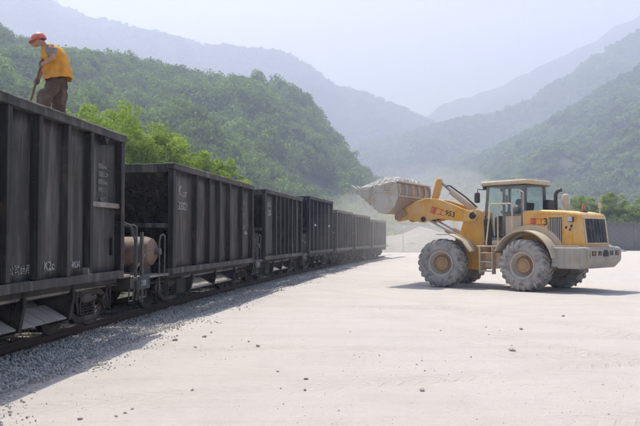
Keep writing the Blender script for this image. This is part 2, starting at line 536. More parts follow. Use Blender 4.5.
def hill(name, label, ridge, dist, base, treeh, gully, seed, step=4, rows=46, mat='soil', fold=.13, rough=1.6):
    pa, pb = ridge[0][0], ridge[-1][0]
    cols = int((pb-pa)/step) + 1
    grid = []
    for i in range(cols):
        p = pa + (pb-pa)*i/(cols-1)
        Yr = lerp_pts(dist, p); Yb = lerp_pts(base, p); py = lerp_pts(ridge, p)
        py += rough*noise.fractal(Vector((p*.045, seed, 0)), .8, 2, 6)
        zr = EYE + (HOR-py)/F640*Yr - treeh
        az = (p-320)/F640
        col = []
        for j in range(rows):
            t = 1.45*j/(rows-1)
            if t <= 1:
                Y = Yb + (Yr-Yb)*t
                z = zr*t**1.12
            else:
                Y = Yr + (Yr-Yb)*(t-1)
                z = zr*(1 - .55*((t-1)/.45)**1.4)
            X = az*Y
            k = 4*max(0, t)*max(0, 1-t) if t < 1 else 0
            q = Vector((X/gully*1.0, Y/gully*.55, seed*3.3))
            g = noise.ridged_multi_fractal(q, 1, 2.1, 4, 1, 2) - 1.0
            z += g*k*zr*fold + k*gully*.10*noise.noise(q*2.7)
            if t == 0: z = -3
            col.append((X, Y, z))
        grid.append(col)
    mb = MB()
    for c in grid: mb.v += c
    for i in range(cols-1):
        for j in range(rows-1):
            mb.f.append((i*rows+j, (i+1)*rows+j, (i+1)*rows+j+1, i*rows+j+1))
    me = mb.mesh(name, 180, fix=False)
    o = link(name, me, M[mat]); tag(o, label, kind='structure')
    return grid

H_NEAR = hill('hill', 'near wooded hill rising behind the train',
    [(-260,-30),(-120,5),(0,30),(15,40),(50,46),(90,50),(120,58),(150,66),(178,75),(205,79),(235,74),(262,80),(290,91),(310,106),(328,127),(345,150),(360,165),(378,181),(396,200),(412,226)],
    [(-260,330),(0,380),(235,430),(412,520)], [(-260,95),(0,110),(200,150),(412,330)], 4.5, 75, 1.3, 4, 50)
H_RIGHT = hill('hill', 'nearer wooded slope on the right side of the valley',
    [(385,214),(410,196),(430,182),(480,157),(540,127),(590,97),(640,66),(700,40),(780,20),(900,5)],
    [(385,1000),(640,860),(900,800)], [(385,520),(500,380),(640,300),(900,260)], 5, 140, 4.7, 4, 44)
H_MID = hill('mountain', 'hazy wooded mountain behind the right slope',
    [(330,158),(350,152),(380,142),(415,131),(450,121),(500,114),(530,100),(560,82),(600,54),(640,30),(700,5),(800,-12),(900,-20)],
    [(330,1500),(640,1450),(900,1300)], [(330,900),(640,880),(900,820)], 6, 210, 8.1, 4, 44, fold=.2)
H_FARL = hill('mountain', 'far blue mountain ridge at upper left',
    [(-260,-40),(-60,-32),(20,-18),(62,2),(110,18),(150,27),(200,40),(240,43),(280,46),(310,64),(340,86),(365,90),(392,101),(425,115),(445,128),(480,150),(520,175)],
    [(-260,1750),(520,2050)], [(-260,1050),(520,1300)], 4, 300, 12.2, 2, 60, fold=.26, rough=2.6)
H_FARR = hill('mountain', 'far pale mountain ridge at upper right',
    [(360,150),(400,128),(428,114),(445,101),(470,95),(500,84),(530,70),(560,55),(585,42),(600,37),(620,22),(640,12),(700,-10),(900,-30)],
    [(360,2600),(900,2300)], [(360,1800),(900,1600)], 4, 360, 16.9, 2, 60, fold=.26, rough=2.6)

# ---- scattered instances for what nobody could count (woods, ballast)
def crown_mesh(name, seed, n, lobes, size, flat=.8):
    """leaf clumps spread over and through a lumpy crown of about unit radius"""
    rnd = random.Random(seed); mb = MB(); tints = []
    L = [(Vector((rnd.uniform(-.55,.55), rnd.uniform(-.55,.55), rnd.uniform(-.35,.6)*flat)), rnd.uniform(.42,.62)) for _ in range(lobes)]
    for _ in range(n):
        c, r = rnd.choice(L)
        d = Vector((rnd.gauss(0,1), rnd.gauss(0,1), rnd.gauss(0,1))).normalized()
        if d.z < -.5: d.z *= -.6
        p = c + d*r*rnd.uniform(.72, 1.08)
        p.z *= flat
        nrm = (d + Vector((rnd.gauss(0,.32), rnd.gauss(0,.32), rnd.gauss(0,.32)))).normalized()
        e1 = nrm.orthogonal().normalized(); e2 = nrm.cross(e1)
        a = rnd.uniform(0, 6.28); f1 = e1*math.cos(a)+e2*math.sin(a); f2 = nrm.cross(f1)
        s = size*rnd.uniform(.6, 1.3)
        b0 = len(mb.v)
        mb.v += [tuple(p+f1*s), tuple(p+f2*s*.62), tuple(p-f1*s*.9), tuple(p-f2*s*.62)]
        mb.f.append((b0, b0+1, b0+2, b0+3))
        tints += [rnd.random()]
    me = mb.mesh(name, None, fix=False)
    at = me.attributes.new('tint', 'FLOAT', 'FACE'); at.data.foreach_set('value', tints)
    return me
def rock_mesh(name, seed):
    rnd = random.Random(seed); bm = bmesh.new()
    bmesh.ops.create_icosphere(bm, subdivisions=1, radius=1)
    sx, sy, sz = rnd.uniform(.75,1.2), rnd.uniform(.6,1), rnd.uniform(.45,.75)
    for v_ in bm.verts:
        v_.co *= rnd.uniform(.72, 1.15)
        v_.co.x *= sx; v_.co.y *= sy; v_.co.z *= sz
    me = bpy.data.meshes.new(name); bm.to_mesh(me); bm.free()
    return me

def scatter(name, label, pts, protos, mat):
    """pts: (x, y, z, scale, rotation vector) -> one object whose geometry nodes put an instance on each point"""
    hid = bpy.data.collections.new(name + '_pieces')
    for k, me in enumerate(protos):
        if not me.materials: me.materials.append(mat)
        hid.objects.link(bpy.data.objects.new('%s_piece' % name, me))
    me = bpy.data.meshes.new(name)
    me.from_pydata([p[:3] for p in pts], [], [])
    a = me.attributes.new('scl', 'FLOAT', 'POINT'); a.data.foreach_set('value', [p[3] for p in pts])
    a = me.attributes.new('rot', 'FLOAT_VECTOR', 'POINT'); a.data.foreach_set('vector', [c for p in pts for c in p[4]])
    o = bpy.data.objects.new(name, me); COL.objects.link(o)
    g = bpy.data.node_groups.new(name, 'GeometryNodeTree')
    g.interface.new_socket('Geometry', in_out='INPUT', socket_type='NodeSocketGeometry')
    g.interface.new_socket('Geometry', in_out='OUTPUT', socket_type='NodeSocketGeometry')
    gi = g.nodes.new('NodeGroupInput'); go = g.nodes.new('NodeGroupOutput')
    ip = g.nodes.new('GeometryNodeInstanceOnPoints'); ci = g.nodes.new('GeometryNodeCollectionInfo')
    ci.inputs['Collection'].default_value = hid; ci.inputs['Separate Children'].default_value = True
    ci.inputs['Reset Children'].default_value = True
    ip.inputs['Pick Instance'].default_value = True
    na = g.nodes.new('GeometryNodeInputNamedAttribute'); na.data_type = 'FLOAT'; na.inputs[0].default_value = 'scl'
    nb = g.nodes.new('GeometryNodeInputNamedAttribute'); nb.data_type = 'FLOAT_VECTOR'; nb.inputs[0].default_value = 'rot'
    rv = g.nodes.new('FunctionNodeRandomValue'); rv.data_type = 'INT'
    rv.inputs['Min'].default_value = 0 if True else 0
    for s_ in rv.inputs:
        if s_.name == 'Max' and s_.type == 'INT': s_.default_value = len(protos)-1
        if s_.name == 'Min' and s_.type == 'INT': s_.default_value = 0
    L = g.links.new
    L(gi.outputs[0], ip.inputs['Points']); L(ci.outputs[0], ip.inputs['Instance'])
    L([s_ for s_ in rv.outputs if s_.type == 'INT'][0], ip.inputs['Instance Index'])
    L(nb.outputs[0], ip.inputs['Rotation']); L(na.outputs[0], ip.inputs['Scale'])
    L(ip.outputs[0], go.inputs[0])
    md = o.modifiers.new('scatter', 'NODES'); md.node_group = g
    tag(o, label, kind='stuff')
    return o

def wood(name, label, grid, n, h0, h1, protos, mat, seed, tmax=1.05, tmin=.03):
    rnd = random.Random(seed); pts = []
    cols, rows = len(grid), len(grid[0])
    for _ in range(n):
        u = rnd.uniform(0, cols-1.001); t = rnd.uniform(tmin, tmax)**.8*tmax**.2
        v_ = t/1.45*(rows-1)
        i, j = int(u), int(v_); fu, fv = u-i, v_-j
        A, B, C, D = (Vector(q) for q in (grid[i][j], grid[i+1][j], grid[i][j+1], grid[i+1][j+1]))
        p = A*(1-fu)*(1-fv) + B*fu*(1-fv) + C*(1-fu)*fv + D*fu*fv
        if p.z < -.5: continue
        cl = noise.noise(p*.02)
        if noise.noise(p*.011 + Vector((5,2,seed))) > .40 and rnd.random() < .75: continue
        s = (h0 + (h1-h0)*rnd.random()**1.8)*(1+.45*cl)
        pts.append((p.x, p.y, p.z + s*.35, s, (rnd.uniform(-.25,.25), rnd.uniform(-.25,.25), rnd.uniform(0, 6.28))))
    return scatter(name, label, pts, protos, mat)
PN = [crown_mesh('wood_crown', 40+k, 620, 9, .105, (.75,.95,1.1,1.2,.85,1.0)[k]) for k in range(6)]
PF = [crown_mesh('far_wood_crown', 60+k, 160, 6, .26, .9) for k in range(4)]
wood('near_woods', 'dense green woods covering the near hill behind the train', H_NEAR, 8500, 1.8, 7.6, PN, M['leaf_hill'], 3)
wood('valley_woods', 'hazy woods covering the nearer right slope', H_RIGHT, 15000, 4.0, 8.0, PF, M['leaf_far'], 4)
PF2 = [crown_mesh('mountain_wood_crown', 80+k, 110, 6, .30, .9) for k in range(3)]
wood('ridge_woods', 'blue hazy woods along the far left mountain', H_FARL, 15000, 3.5, 7.5, PF2, M['leaf_far'], 15)
wood('mountain_woods', 'hazy woods covering the mountain behind the right slope', H_MID, 13000, 7, 13, PF2, M['leaf_far'], 5)

# ---- haze
def build_haze():
    mb = MB().box(-2600, 2600, -60, 3600, -3.5, 1150)
    o = mb.build('haze', None, smooth=None)
    m = bpy.data.materials.new('pale haze'); m.use_nodes = True
    t = m.node_tree
    for n in list(t.nodes):
        if n.type != 'OUTPUT_MATERIAL': t.nodes.remove(n)
    v = N(t, 'ShaderNodeVolumePrincipled')
    v.inputs['Color'].default_value = (.50,.565,.82,1)
    v.inputs['Absorption Color'].default_value = (.2,.2,.2,1)
    v.inputs['Density'].default_value = HAZE_DENSITY
    v.inputs['Anisotropy'].default_value = .25
    t.links.new(v.outputs[0], t.nodes['Material Output'].inputs['Volume'])
    o.data.materials.append(m)
    tag(o, 'pale dusty summer haze filling the valley', kind='stuff')
build_haze()

# ---- dust raised by the loading
def dust(name, label, c, r, density, seed):
    bm = bmesh.new(); bmesh.ops.create_icosphere(bm, subdivisions=4, radius=1)
    for v_ in bm.verts:
        q = v_.co.normalized()
        v_.co = q*(1 + .30*noise.fractal(q*1.6 + Vector((seed,0,0)), 1, 2, 4))
        v_.co.x *= r[0]; v_.co.y *= r[1]; v_.co.z *= r[2]
        if c[2] + v_.co.z < .12: v_.co.z = .12 - c[2] + .02*q.x
    me = bpy.data.meshes.new(name); bm.to_mesh(me); bm.free()
    m = bpy.data.materials.new('airborne dust'); m.use_nodes = True; t = m.node_tree
    for n in list(t.nodes):
        if n.type != 'OUTPUT_MATERIAL': t.nodes.remove(n)
    v = N(t, 'ShaderNodeVolumePrincipled'); v.inputs['Color'].default_value = (.95,.93,.91,1)
    v.inputs['Density'].default_value = density; v.inputs['Anisotropy'].default_value = .2
    t.links.new(v.outputs[0], t.nodes['Material Output'].inputs['Volume'])
    o = link(name, me, m, None, TR(*c)); tag(o, label, kind='stuff')
dust('dust_cloud', 'pale dust hanging behind the raised bucket past the train', (9.0, 60, 2.2), (11, 22, 4.6), .010, 3)
dust('dust_cloud', 'faint pale dust drifting below the loader bucket', (4.2, 36, 1.9), (5.0, 9.5, 2.4), .007, 5)
dust('dust_cloud', 'thin pale dust drifting across the far side of the yard', (24, 86, .8), (24, 16, 3.6), .003, 8)

# ---- railway track and ballast
def build_track():
    tr = bpy.data.objects.new('railway_track', None); COL.objects.link(tr)
    tag(tr, 'rusty railway track on grey ballast under the train', kind='structure')
    ys = [1.0 + .8*i for i in range(76)]
    prof = [(-.055,-.14),(.055,-.14),(.055,-.125),(.012,-.105),(.012,-.03),(.036,-.018),(.036,.02),(-.036,.02),(-.036,-.018),(-.012,-.03),(-.012,-.105),(-.055,-.125)]
    for off in (.72, .72+1.505):
        mb = MB(); hd = MB()
        rings = []; rh = []
        for y in ys:
            p = track_pt(y, off); d = face_dir(y); rt = Vector((d.y, -d.x, 0))
            rings.append([p + rt*a + Vector((0,0,b_)) for a, b_ in prof])
            rh.append([p + rt*a + Vector((0,0,b_)) for a, b_ in ((-.026,.0195),(.026,.0195),(.026,.0225),(-.026,.0225))])
        mb.loft(rings); r_ = mb.build('rail', M['rail'], tr)
        hd.loft(rh); hd.build('rail_head', M['railtop'], r_)
    me = MB().prism([(-1.25,-.33),(1.25,-.33),(1.25,-.16),(1.1,-.145),(-1.1,-.145),(-1.25,-.16)], 'y', -.12, .12).mesh('sleeper', 30)
    y = 2.0
    while y < 60:
        p = track_pt(y, 1.47); d = face_dir(y); ang = math.atan2(d.y, d.x) - math.pi/2
        link('sleeper', me, M['sleeper'], tr, TR(*p) @ RZ(ang)); y += .6
build_track()

ROCKS = [rock_mesh('stone', 100+k) for k in range(7)]
def build_ballast():
    rnd = random.Random(21)
    # bed under the stones
    mb = MB(); ys = [1 + .6*i for i in range(98)]; offs = [-1.7,-1.2,-.8,-.4,0,.4,.8,1.4,2.4,3.2,3.8]
    for y in ys:
        for o_ in offs:
            p = track_pt(min(y, 57.5), o_) + Vector((0, max(0, y-57.5), 0))
            z = -.19 + .02*noise.noise(p*1.3) - (.10 if o_ < -.8 else 0) - (.15 if o_ < -1.4 or o_ > 3.5 else 0)
            mb.v.append((p.x, p.y, z))
    n = len(offs)
    for j in range(len(ys)-1):
        for i in range(n-1): mb.f.append((j*n+i, j*n+i+1, (j+1)*n+i+1, (j+1)*n+i))
    me = mb.mesh('ballast_bed', 60, fix=True)
    o = link('ballast_bed', me, plain('ballast dust', (.34,.31,.285), .95, 0, .4, 6, dust=(.45,.41,.375), dustamt=.5, bmp=.6)); tag(o, 'grey ballast bed beneath the rails', kind='structure')
    pts = []
    for _ in range(90000):
        y = 5.2 + 52*rnd.random()**2.0
        o_ = rnd.uniform(-2.1, 1.0) if rnd.random() < .9 else rnd.uniform(1.0, 3.0)
        e = -o_
        if e > .65:
            if rnd.random() < ((e-.65)/1.0)**.5 + .4*noise.noise(Vector((y*.7, 3, 1))): continue
        p = track_pt(y, o_)
        s = (rnd.uniform(.012, .032) if rnd.random() < .6 else rnd.uniform(.005,.013)) * (1 if e < 1.0 else .75) * (1 if y < 25 else 1.5)
        z = -.165 + .02*noise.noise(p*1.3) + rnd.uniform(0, .03)
        if e > .5: z += min(.165, (e-.5)*.28)
        z = min(z, yard_h(p.x, p.y) - .0 + rnd.uniform(-.01, .012)) if e > 1.0 else z
        pts.append((p.x, p.y, z, s, (rnd.uniform(0,6.28), rnd.uniform(0,6.28), rnd.uniform(0,6.28))))
    scatter('ballast_gravel', 'loose grey ballast stones along the track', pts, [m.copy() for m in ROCKS], M['ballast'])
    pts = []
    for q in range(7000):                       # crushed grit on the yard
        y = 4.5 + 30*rnd.random()**1.7
        x = face_x(y) + 1.2 + abs(rnd.gauss(0, 1))*3.2 if q % 3 == 0 else rnd.uniform(face_x(y)+1.2, .5*y+1)
        if noise.noise(Vector((x*.45, y*.45, 8))) < rnd.uniform(-.5,.45): continue
        if x > .5*y + 1: continue
        s = rnd.uniform(.003, .008) if rnd.random() < .97 else rnd.uniform(.009, .014)
        pts.append((x, y, yard_h(x, y) + s*.3, s, (rnd.uniform(0,6.28), rnd.uniform(0,6.28), rnd.uniform(0,6.28))))
    scatter('yard_grit', 'tiny grit strewn over the pale yard', pts, [m.copy() for m in ROCKS], M['load'])
build_ballast()

# earth bank with scrub behind the train
def build_bank():
    mb = MB(); ys = [0 + 2.0*i for i in range(52)]; offs = [3.3,4.2,5.5,8,12,18,27,40]
    zs = [-.28,-.1,.15,.35,.6,.9,1.3,1.6]
    for y in ys:
        for o_, z in zip(offs, zs):
            p = track_pt(min(y, 60), o_) + Vector((max(0,y-60)*.28, max(0, y-60), 0))
            mb.v.append((p.x, p.y, z + (.25*noise.noise(p*.35) if o_ > 4 else 0) - (2 if y > 98 else 0)))
    n = len(offs)
    for j in range(len(ys)-1):
        for i in range(n-1): mb.f.append((j*n+i+1, j*n+i, (j+1)*n+i, (j+1)*n+i+1))
    me = mb.mesh('earth_bank', 70, fix=True)
    o = link('earth_bank', me, plain('bank earth', (.11,.085,.06), .95, 0, .4, 1.5, dust=(.07,.09,.035), dustamt=.6, bmp=.6)); tag(o, 'earth bank with scrub behind the train', kind='structure')
    rnd = random.Random(91); pts = []
    for _ in range(900):
        y = rnd.uniform(2, 95); k = rnd.random(); o_ = 4.4 + 30*k*k
        p = track_pt(min(y, 60), o_) + Vector((max(0,y-60)*.28, max(0, y-60), 0))
        z = lerp_pts(list(zip(offs, zs)), o_); s_ = rnd.uniform(.3, .75)
        pts.append((p.x, p.y, z+s_*.3, s_, (0,0,rnd.uniform(0,6.28))))
    scatter('bank_scrub', 'low green scrub covering the bank behind the train', pts, [crown_mesh('scrub', 140+k, 130, 5, .2, .8) for k in range(3)], M['leaf_hill'])
build_bank()

# larger loose stones lying on the yard, where the photograph shows them
SP = [(193,388,.030,'by the train shadow'),(82,416,.032,''),(278,370,.03,''),(249,341,.032,''),(258,346,.05,''),(306,378,.034,''),(102,363,.055,''),
      (416,362,.02,''),(424,371,.02,''),(379,355,.022,''),(470,357,.02,''),(511,351,.06,''),(520,330,.05,''),(485,328,.03,''),(421,390,.05,''),(562,317,.045,''),
      (118,413,.026,''),(127,410,.024,''),(134,406,.02,''),(305,389,.03,''),(488,335,.02,''),(350,332,.02,''),(440,331,.024,''),(196,346,.045,''),(176,340,.05,''),(205,337,.045,''),(212,333,.04,'')]
for k, (a, b_, s, _) in enumerate(SP):
    Y = EYE*F640/(b_-HOR); x = (a-320)/F640*Y
    rnd = random.Random(900+k)
    o = link('loose_stone', ROCKS[k % 7].copy(), M['loose'])
    o.location = (x, Y, yard_h(x, Y) + s*.25); o.scale = (s*1.0, s*.8, s*.75); o.rotation_euler = (rnd.uniform(-.3,.3), rnd.uniform(-.3,.3), rnd.uniform(0,6.28))
    tag(o, 'small grey stone lying loose on the pale yard', 'stone', 'loose stones on the yard')

# ---- trees
def tree(name, label, base, height, rad, trunk_h, seed, mat, leaves=2600, size=.17, group=None, lobes=11, flat=1.0):
    rnd = random.Random(seed)
    t_ = thing(name, label, 'tree', TR(*base), group)
    top = height - rad*.9
    mb = MB()
    lean = Vector((rnd.uniform(-.3,.3), rnd.uniform(-.3,.3), 0))
    pts = [Vector((0,0,-.3))] + [Vector((0,0,trunk_h*k)) + lean*k*k for k in (.35,.7,1.0)] + [Vector((0,0,height*.78)) + lean*1.3]
    r0 = height*.022 + .03
    mb.tube(pts, [r0*1.25, r0, r0*.85, r0*.7, r0*.2], 8)
    L = []
    for k in range(lobes):
        a = k*2.4 + rnd.uniform(-.4,.4); q = (k+.5)/lobes
        zz = trunk_h*.9 + (height-trunk_h*.9-rad*.45)*q
        rr = rad*(.72*math.sin(math.pi*(.22+.7*q)))*rnd.uniform(.6,1.1)
        c = Vector((math.cos(a)*rr, math.sin(a)*rr, zz)) + lean*q
        L.append((c, rad*rnd.uniform(.34,.55)))
        s0 = pts[2].lerp(pts[4], max(0, q-.15)*.9)
        mb.tube([s0, s0.lerp(c, .5) + Vector((0,0,-.1*rad)), c], [r0*.45, r0*.3, r0*.08], 5)
    mb.build('trunk', M['bark'], t_)
    lf = MB(); tints = []
    per = 95
    for _ in range(leaves//per):
        c, r = rnd.choice(L)
        d = Vector((rnd.gauss(0,1), rnd.gauss(0,1), rnd.gauss(.35,.9))).normalized()
        cc = c + Vector((d.x, d.y, d.z*.85*flat))*r*rnd.uniform(.55,1.0)
        rc = rad*rnd.uniform(.10,.20); ct = rnd.random()
        for _ in range(per):
            dd = (Vector((rnd.gauss(0,1), rnd.gauss(0,1), rnd.gauss(.3,1))) + d*.5).normalized()
            p = cc + Vector((dd.x, dd.y, dd.z*.75))*rc*rnd.uniform(.6,1.08)
            nrm = (dd*.9 + Vector((rnd.gauss(0,.35), rnd.gauss(0,.35), .35+rnd.gauss(0,.3)))).normalized()
            e1 = nrm.orthogonal().normalized(); e2 = nrm.cross(e1)
            a = rnd.uniform(0, 6.28); f1 = e1*math.cos(a)+e2*math.sin(a); f2 = nrm.cross(f1)
            s = size*rnd.uniform(.55, 1.25)
            b0 = len(lf.v)
            lf.v += [tuple(p+f1*s), tuple(p+f2*s*.5-nrm*s*.12), tuple(p-f1*s), tuple(p-f2*s*.5-nrm*s*.12)]
            lf.f.append((b0, b0+1, b0+2, b0+3)); tints.append(.45*rnd.random() + .55*ct)
    me = lf.mesh('crown', None, fix=False)
    at = me.attributes.new('tint', 'FLOAT', 'FACE'); at.data.foreach_set('value', tints)
    link('crown', me, mat, t_)
    return t_
def tree_at(p, ytop, Y, **kw):
    X = (p-320)/F640*Y; h = EYE + (HOR-ytop)/F640*Y
    return tree(base=(X, Y, -.3), height=h+.3, **kw)
LB = ['behind the near wagon, closest to the worker', 'behind the far end of the near wagon', 'above the gap between the two nearest wagons', 'above the air tank wagon', 'above the middle of the second wagon', 'low at the far end of the second wagon']
for k, (p, yt, Y, r) in enumerate([(80,96,50,3.8),(104,91,48,4.2),(138,105,51,4.2),(168,122,53,3.9),(196,141,55,3.4),(222,155,58,2.7)]):
    tree_at(p, yt, Y, name='broadleaf_tree', label='bright green leafy tree %s' % LB[k], rad=r, trunk_h=2.2, seed=300+k, mat=M['leaf_bright'], leaves=26000, size=.10, lobes=20, group='bright trees behind the train')
LR = ['just behind the exhaust pipes of the loader', 'above the rear of the loader', 'above the block wall at the right', 'tallest, at the right edge of the picture', 'darker, beyond the right edge']
for k, (p, yt, Y, r) in enumerate([(560,204,98,3.2),(584,193,102,4.0),(612,187,100,4.4),(641,190,97,4.2)]):
    tree_at(p, yt, Y, name='roadside_tree', label='dusty green tree %s' % LR[k], rad=r, trunk_h=1.2, seed=330+k, mat=M['leaf_right'], leaves=17000, size=.15, lobes=18, group='trees behind the block wall')
for k, (p, yt, Y, r, lab) in enumerate([(402,203,125,3.4,'pale green bush tree beyond the end of the train'),(424,208,130,3.2,'pale green bush tree behind the low shed'),(380,206,120,3.0,'pale green bush tree rising over the last wagon'),(455,207,135,3.0,'pale green bush tree behind the front wheel of the loader')]):
    tree_at(p, yt, Y, name='roadside_tree', label=lab, rad=r, trunk_h=.8, seed=350+k, mat=M['leaf_right'], leaves=4200, size=.24, group='bush trees beyond the yard')

# ---- block wall at the right
def build_wall():
    t_ = thing('block_wall', 'grey concrete block wall with posts along the right of the yard', 'wall', TR(19.5, 79, 0))
    H = 3.15; bay = 4.0
    def blocks(x0, x1):
        pass
    pan = MB().box(.16, bay-.16, -.09, .09, -.3, H-.12).mesh('wall_core', None)
    post = MB().box(-.15, .15, -.16, .16, -.3, H+.04).mesh('wall_post', None)
    cope = MB().box(.155, bay-.155, -.15, .15, H-.118, H-.02).mesh('coping', None)
    mw = plain('grey concrete blocks', (.15,.145,.14), .9, 0, .4, 5, dust=(.22,.21,.20), dustamt=.5, bmp=.3)
    mj = plain('wall mortar', (.22,.21,.20), .9, 0, .2, 5)
    rnd = random.Random(5)
    blk = [MB().box(0, .78, -.012, 0, 0, .285).mesh('wall_block', None) for _ in range(1)]
    for k in range(6):
        c = link('wall_core', pan, mj, t_, TR(k*bay))
        link('wall_post', post, mw, t_, TR(k*bay)); link('coping', cope, mw, t_, TR(k*bay))
        for r_ in range(10):
            x = .17 + (0 if r_ % 2 else .40)
            if r_ % 2 == 0:
                o = link('wall_block', blk[0], mw, t_, TR(k*bay+.17, -.0905, r_*.302+.0) @ Matrix.Diagonal((.48,1,1,1)))
            while x < bay - .2:
                wd = min(.78, bay-.17-x)
                if wd > .1:
                    link('wall_block', blk[0], mw, t_, TR(k*bay+x, -.0905 - rnd.uniform(0, .012), r_*.302) @ Matrix.Diagonal((wd/.78,1,1,1)))
                x += .80
    link('wall_post', post, mw, t_, TR(6*bay))
build_wall()

# ---- heaps of crushed stone, shed and pole at the far side of the yard
def heap(name, label, c, rx, ry, h, seed):
    mb = MB(); n = 44
    for j in range(n+1):
        for i in range(n+1):
            a, b_ = 2*i/n-1, 2*j/n-1
            d = math.hypot(a, b_)
            z = h*max(0, 1-d)**.9 * (1+.25*noise.noise(Vector((a*2+seed, b_*2, 0)))) + .10*noise.noise(Vector((a*7, b_*7, seed)))*(d < 1)
            mb.v.append((a*rx, b_*ry, z - .06 - (.3 if d > 1 else 0)))
    for j in range(n):
        for i in range(n): mb.f.append((j*(n+1)+i, j*(n+1)+i+1, (j+1)*(n+1)+i+1, (j+1)*(n+1)+i))
    m = M.get('heap')
    if not m:
        m = M['heap'] = plain('crushed stone', (.27,.25,.23), .95, 0, .45, 2.5, dust=(.34,.315,.29), dustamt=.5, bmp=.8)
    o = link(name, mb.mesh(name, 60, fix=False), m, None, TR(*c)); tag(o, label, 'heap', 'heaps of crushed stone')
heap('stone_heap', 'long pale heap of crushed stone beyond the loader bucket', (12.5, 88, 0), 9.5, 7, 2.9, 2)
heap('stone_heap', 'low pale heap of crushed stone past the end of the train', (9.6, 74, 0), 4.5, 4, 1.1, 6)
heap('stone_heap', 'small pale heap of crushed stone against the block wall', (28.5, 74.5, 0), 4.0, 3, 1.5, 9)
def build_shed():
    Y = 96
    t_ = thing('shed', 'small pale shed with flat roof beyond the stone heap', 'shed', TR((419-320)/F640*Y, Y, 0))
    wl = plain('shed wall', (.42,.41,.40), .9, 0, .2, 4); rf = plain('shed roof', (.34,.36,.38), .7, 0, .15, 3)
    MB().box(-1.7,1.7,-1.4,1.4,-.3,2.75).build('wall', wl, t_)
    MB().prism([(-2.1,2.752),(2.1,2.752),(2.1,2.92),(-2.1,3.15)], 'y', -1.8, 1.8).build('roof', rf, t_)
    MB().box(-1.2,-.4,-1.44,-1.402,-.3,1.9).build('door', M['dark'], t_)
    MB().box(.2,1.2,-1.44,-1.402,1.0,1.9).build('window', M['black'], t_)
    Y = 70
    t_ = thing('lamp_pole', 'thin pale pole standing past the end of the train', 'pole', TR((403-320)/F640*Y, Y, 0))
    pm = plain('galvanised pole', (.40,.40,.39), .6, .2, .2, 4)
    MB().tube([(0,0,-.3),(0,0,4.3)], [.045,.03], 8).build('pole', pm, t_)
    MB().tube([(0,0,4.28),(.2,-.1,4.4),(.75,-.3,4.45)], .035, 6).build('arm', pm, t_)
    MB().box(.62,1.0,-.42,-.24,4.40,4.48).build('lamp_head', pm, t_, bevel=.02)
build_shed()

# ================================================================== lettering
def text_mesh(body, size, depth=.003, bold=0):
    cu = bpy.data.curves.new('lettering', 'FONT')
    cu.body = body; cu.size = size; cu.extrude = depth; cu.resolution_u = 2
    if bold: cu.offset = bold
    o = bpy.data.objects.new('lettering', cu); COL.objects.link(o)
    bpy.context.view_layer.update()
    me = bpy.data.meshes.new_from_object(o.evaluated_get(bpy.context.evaluated_depsgraph_get()))
    bpy.data.objects.remove(o); bpy.data.curves.remove(cu)
    return me

# ================================================================== hopper wagons
WHEEL = None
def wheel_mesh():
    mb = MB()
    mb.lathe([(-.068,.06),(-.068,.30),(-.062,.36),(-.068,.415),(.03,.42),(.045,.455),(.068,.455),(.068,.33),(.02,.28),(.03,.12),(.068,.10),(.068,.06)], ax='y', n=28)
    return mb.mesh('wheel', 35)
WHEEL = wheel_mesh()
SPRING = None
def spring_mesh():
    mb = MB(); pts = []
    for k in range(61):
        a = k/60*2*math.pi*5
        pts.append((.062*math.cos(a), .062*math.sin(a), k/60*.26))
    mb.tube(pts, .014, 5)
    return mb.mesh('spring', 40)
SPRING = spring_mesh()

def side_frame(y, s):
    """cast truck side frame; s = outward sign"""
    mb = MB()
    y0, y1 = (y-.05, y+.05)
    top = [(-.88,.52),(-.55,.70),(.55,.70),(.88,.52),(.88,.40),(.53,.58),(-.53,.58),(-.88,.40)]
    mb.prism(top, 'y', y0, y1)
    bot = [(-.85,.36),(-.76,.36),(-.40,.14),(.40,.14),(.76,.36),(.85,.36),(.85,.46),(.70,.46),(.34,.24),(-.34,.24),(-.70,.46),(-.85,.46)]
    mb.prism(bot, 'y', y0-.008, y1+.008)
    for q in (-.36, .30): mb.box(q, q+.07, y0+.006, y1-.006, .2, .62)
    for q in (-.7, .7):
        mb.lathe([(y0-.05,.10),(y0-.05,.135),(y1+.05,.135),(y1+.05,.10)], (q,0,.42), 'y', 14)
        mb.lathe([(y+s*.1-.02,.05),(y+s*.1-.02,.085),(y+s*.1+.02,.085),(y+s*.1+.02,.05)], (q,0,.42), 'y', 10)
    for q in (-.16, .16): mb.tube([(q*4.6,y+s*.02,.60),(q*2.5,y+s*.02,.25)], .022, 6)
    return mb

def bogie(par, u, detail=True):
    b = MB().box(u-.17, u+.17, -1.1, 1.1, .46, .62).build('bogie', M['cast'], par, bevel=.02)
    for q in (-.7, .7):
        for y in (-.72, .72):
            link('wheel', WHEEL, M['cast'], b, TR(u+q, y, .44) @ (RZ(math.pi) if y < 0 else Matrix()))
        MB().tube([(u+q,-1.0,.44),(u+q,1.0,.44)], .075, 10).build('axle', M['cast'], b)
    for y, s in ((-1.02,-1),(1.02,1)):
        if y > 0 and not detail: continue
        side_frame(y, s).build('side_frame', M['cast'], b, TR(u,0,0), bevel=.012, seg=1)
    if detail:
        for q in (-.19, 0, .19):
            link('spring', SPRING, M['cast'], b, TR(u+q, -1.03, .245))
        MB().box(u-.30,u+.30,-1.12,-.94,.505,.575).build('spring_cap', M['cast'], b, bevel=.01)
        for q in (-1, 1):
            MB().prism([(u+q*.30,.34),(u+q*.36,.34),(u+q*.36,.60),(u+q*.30,.60)], 'y', -.86, -.60).build('brake_shoe', M['under'], b)
    return b

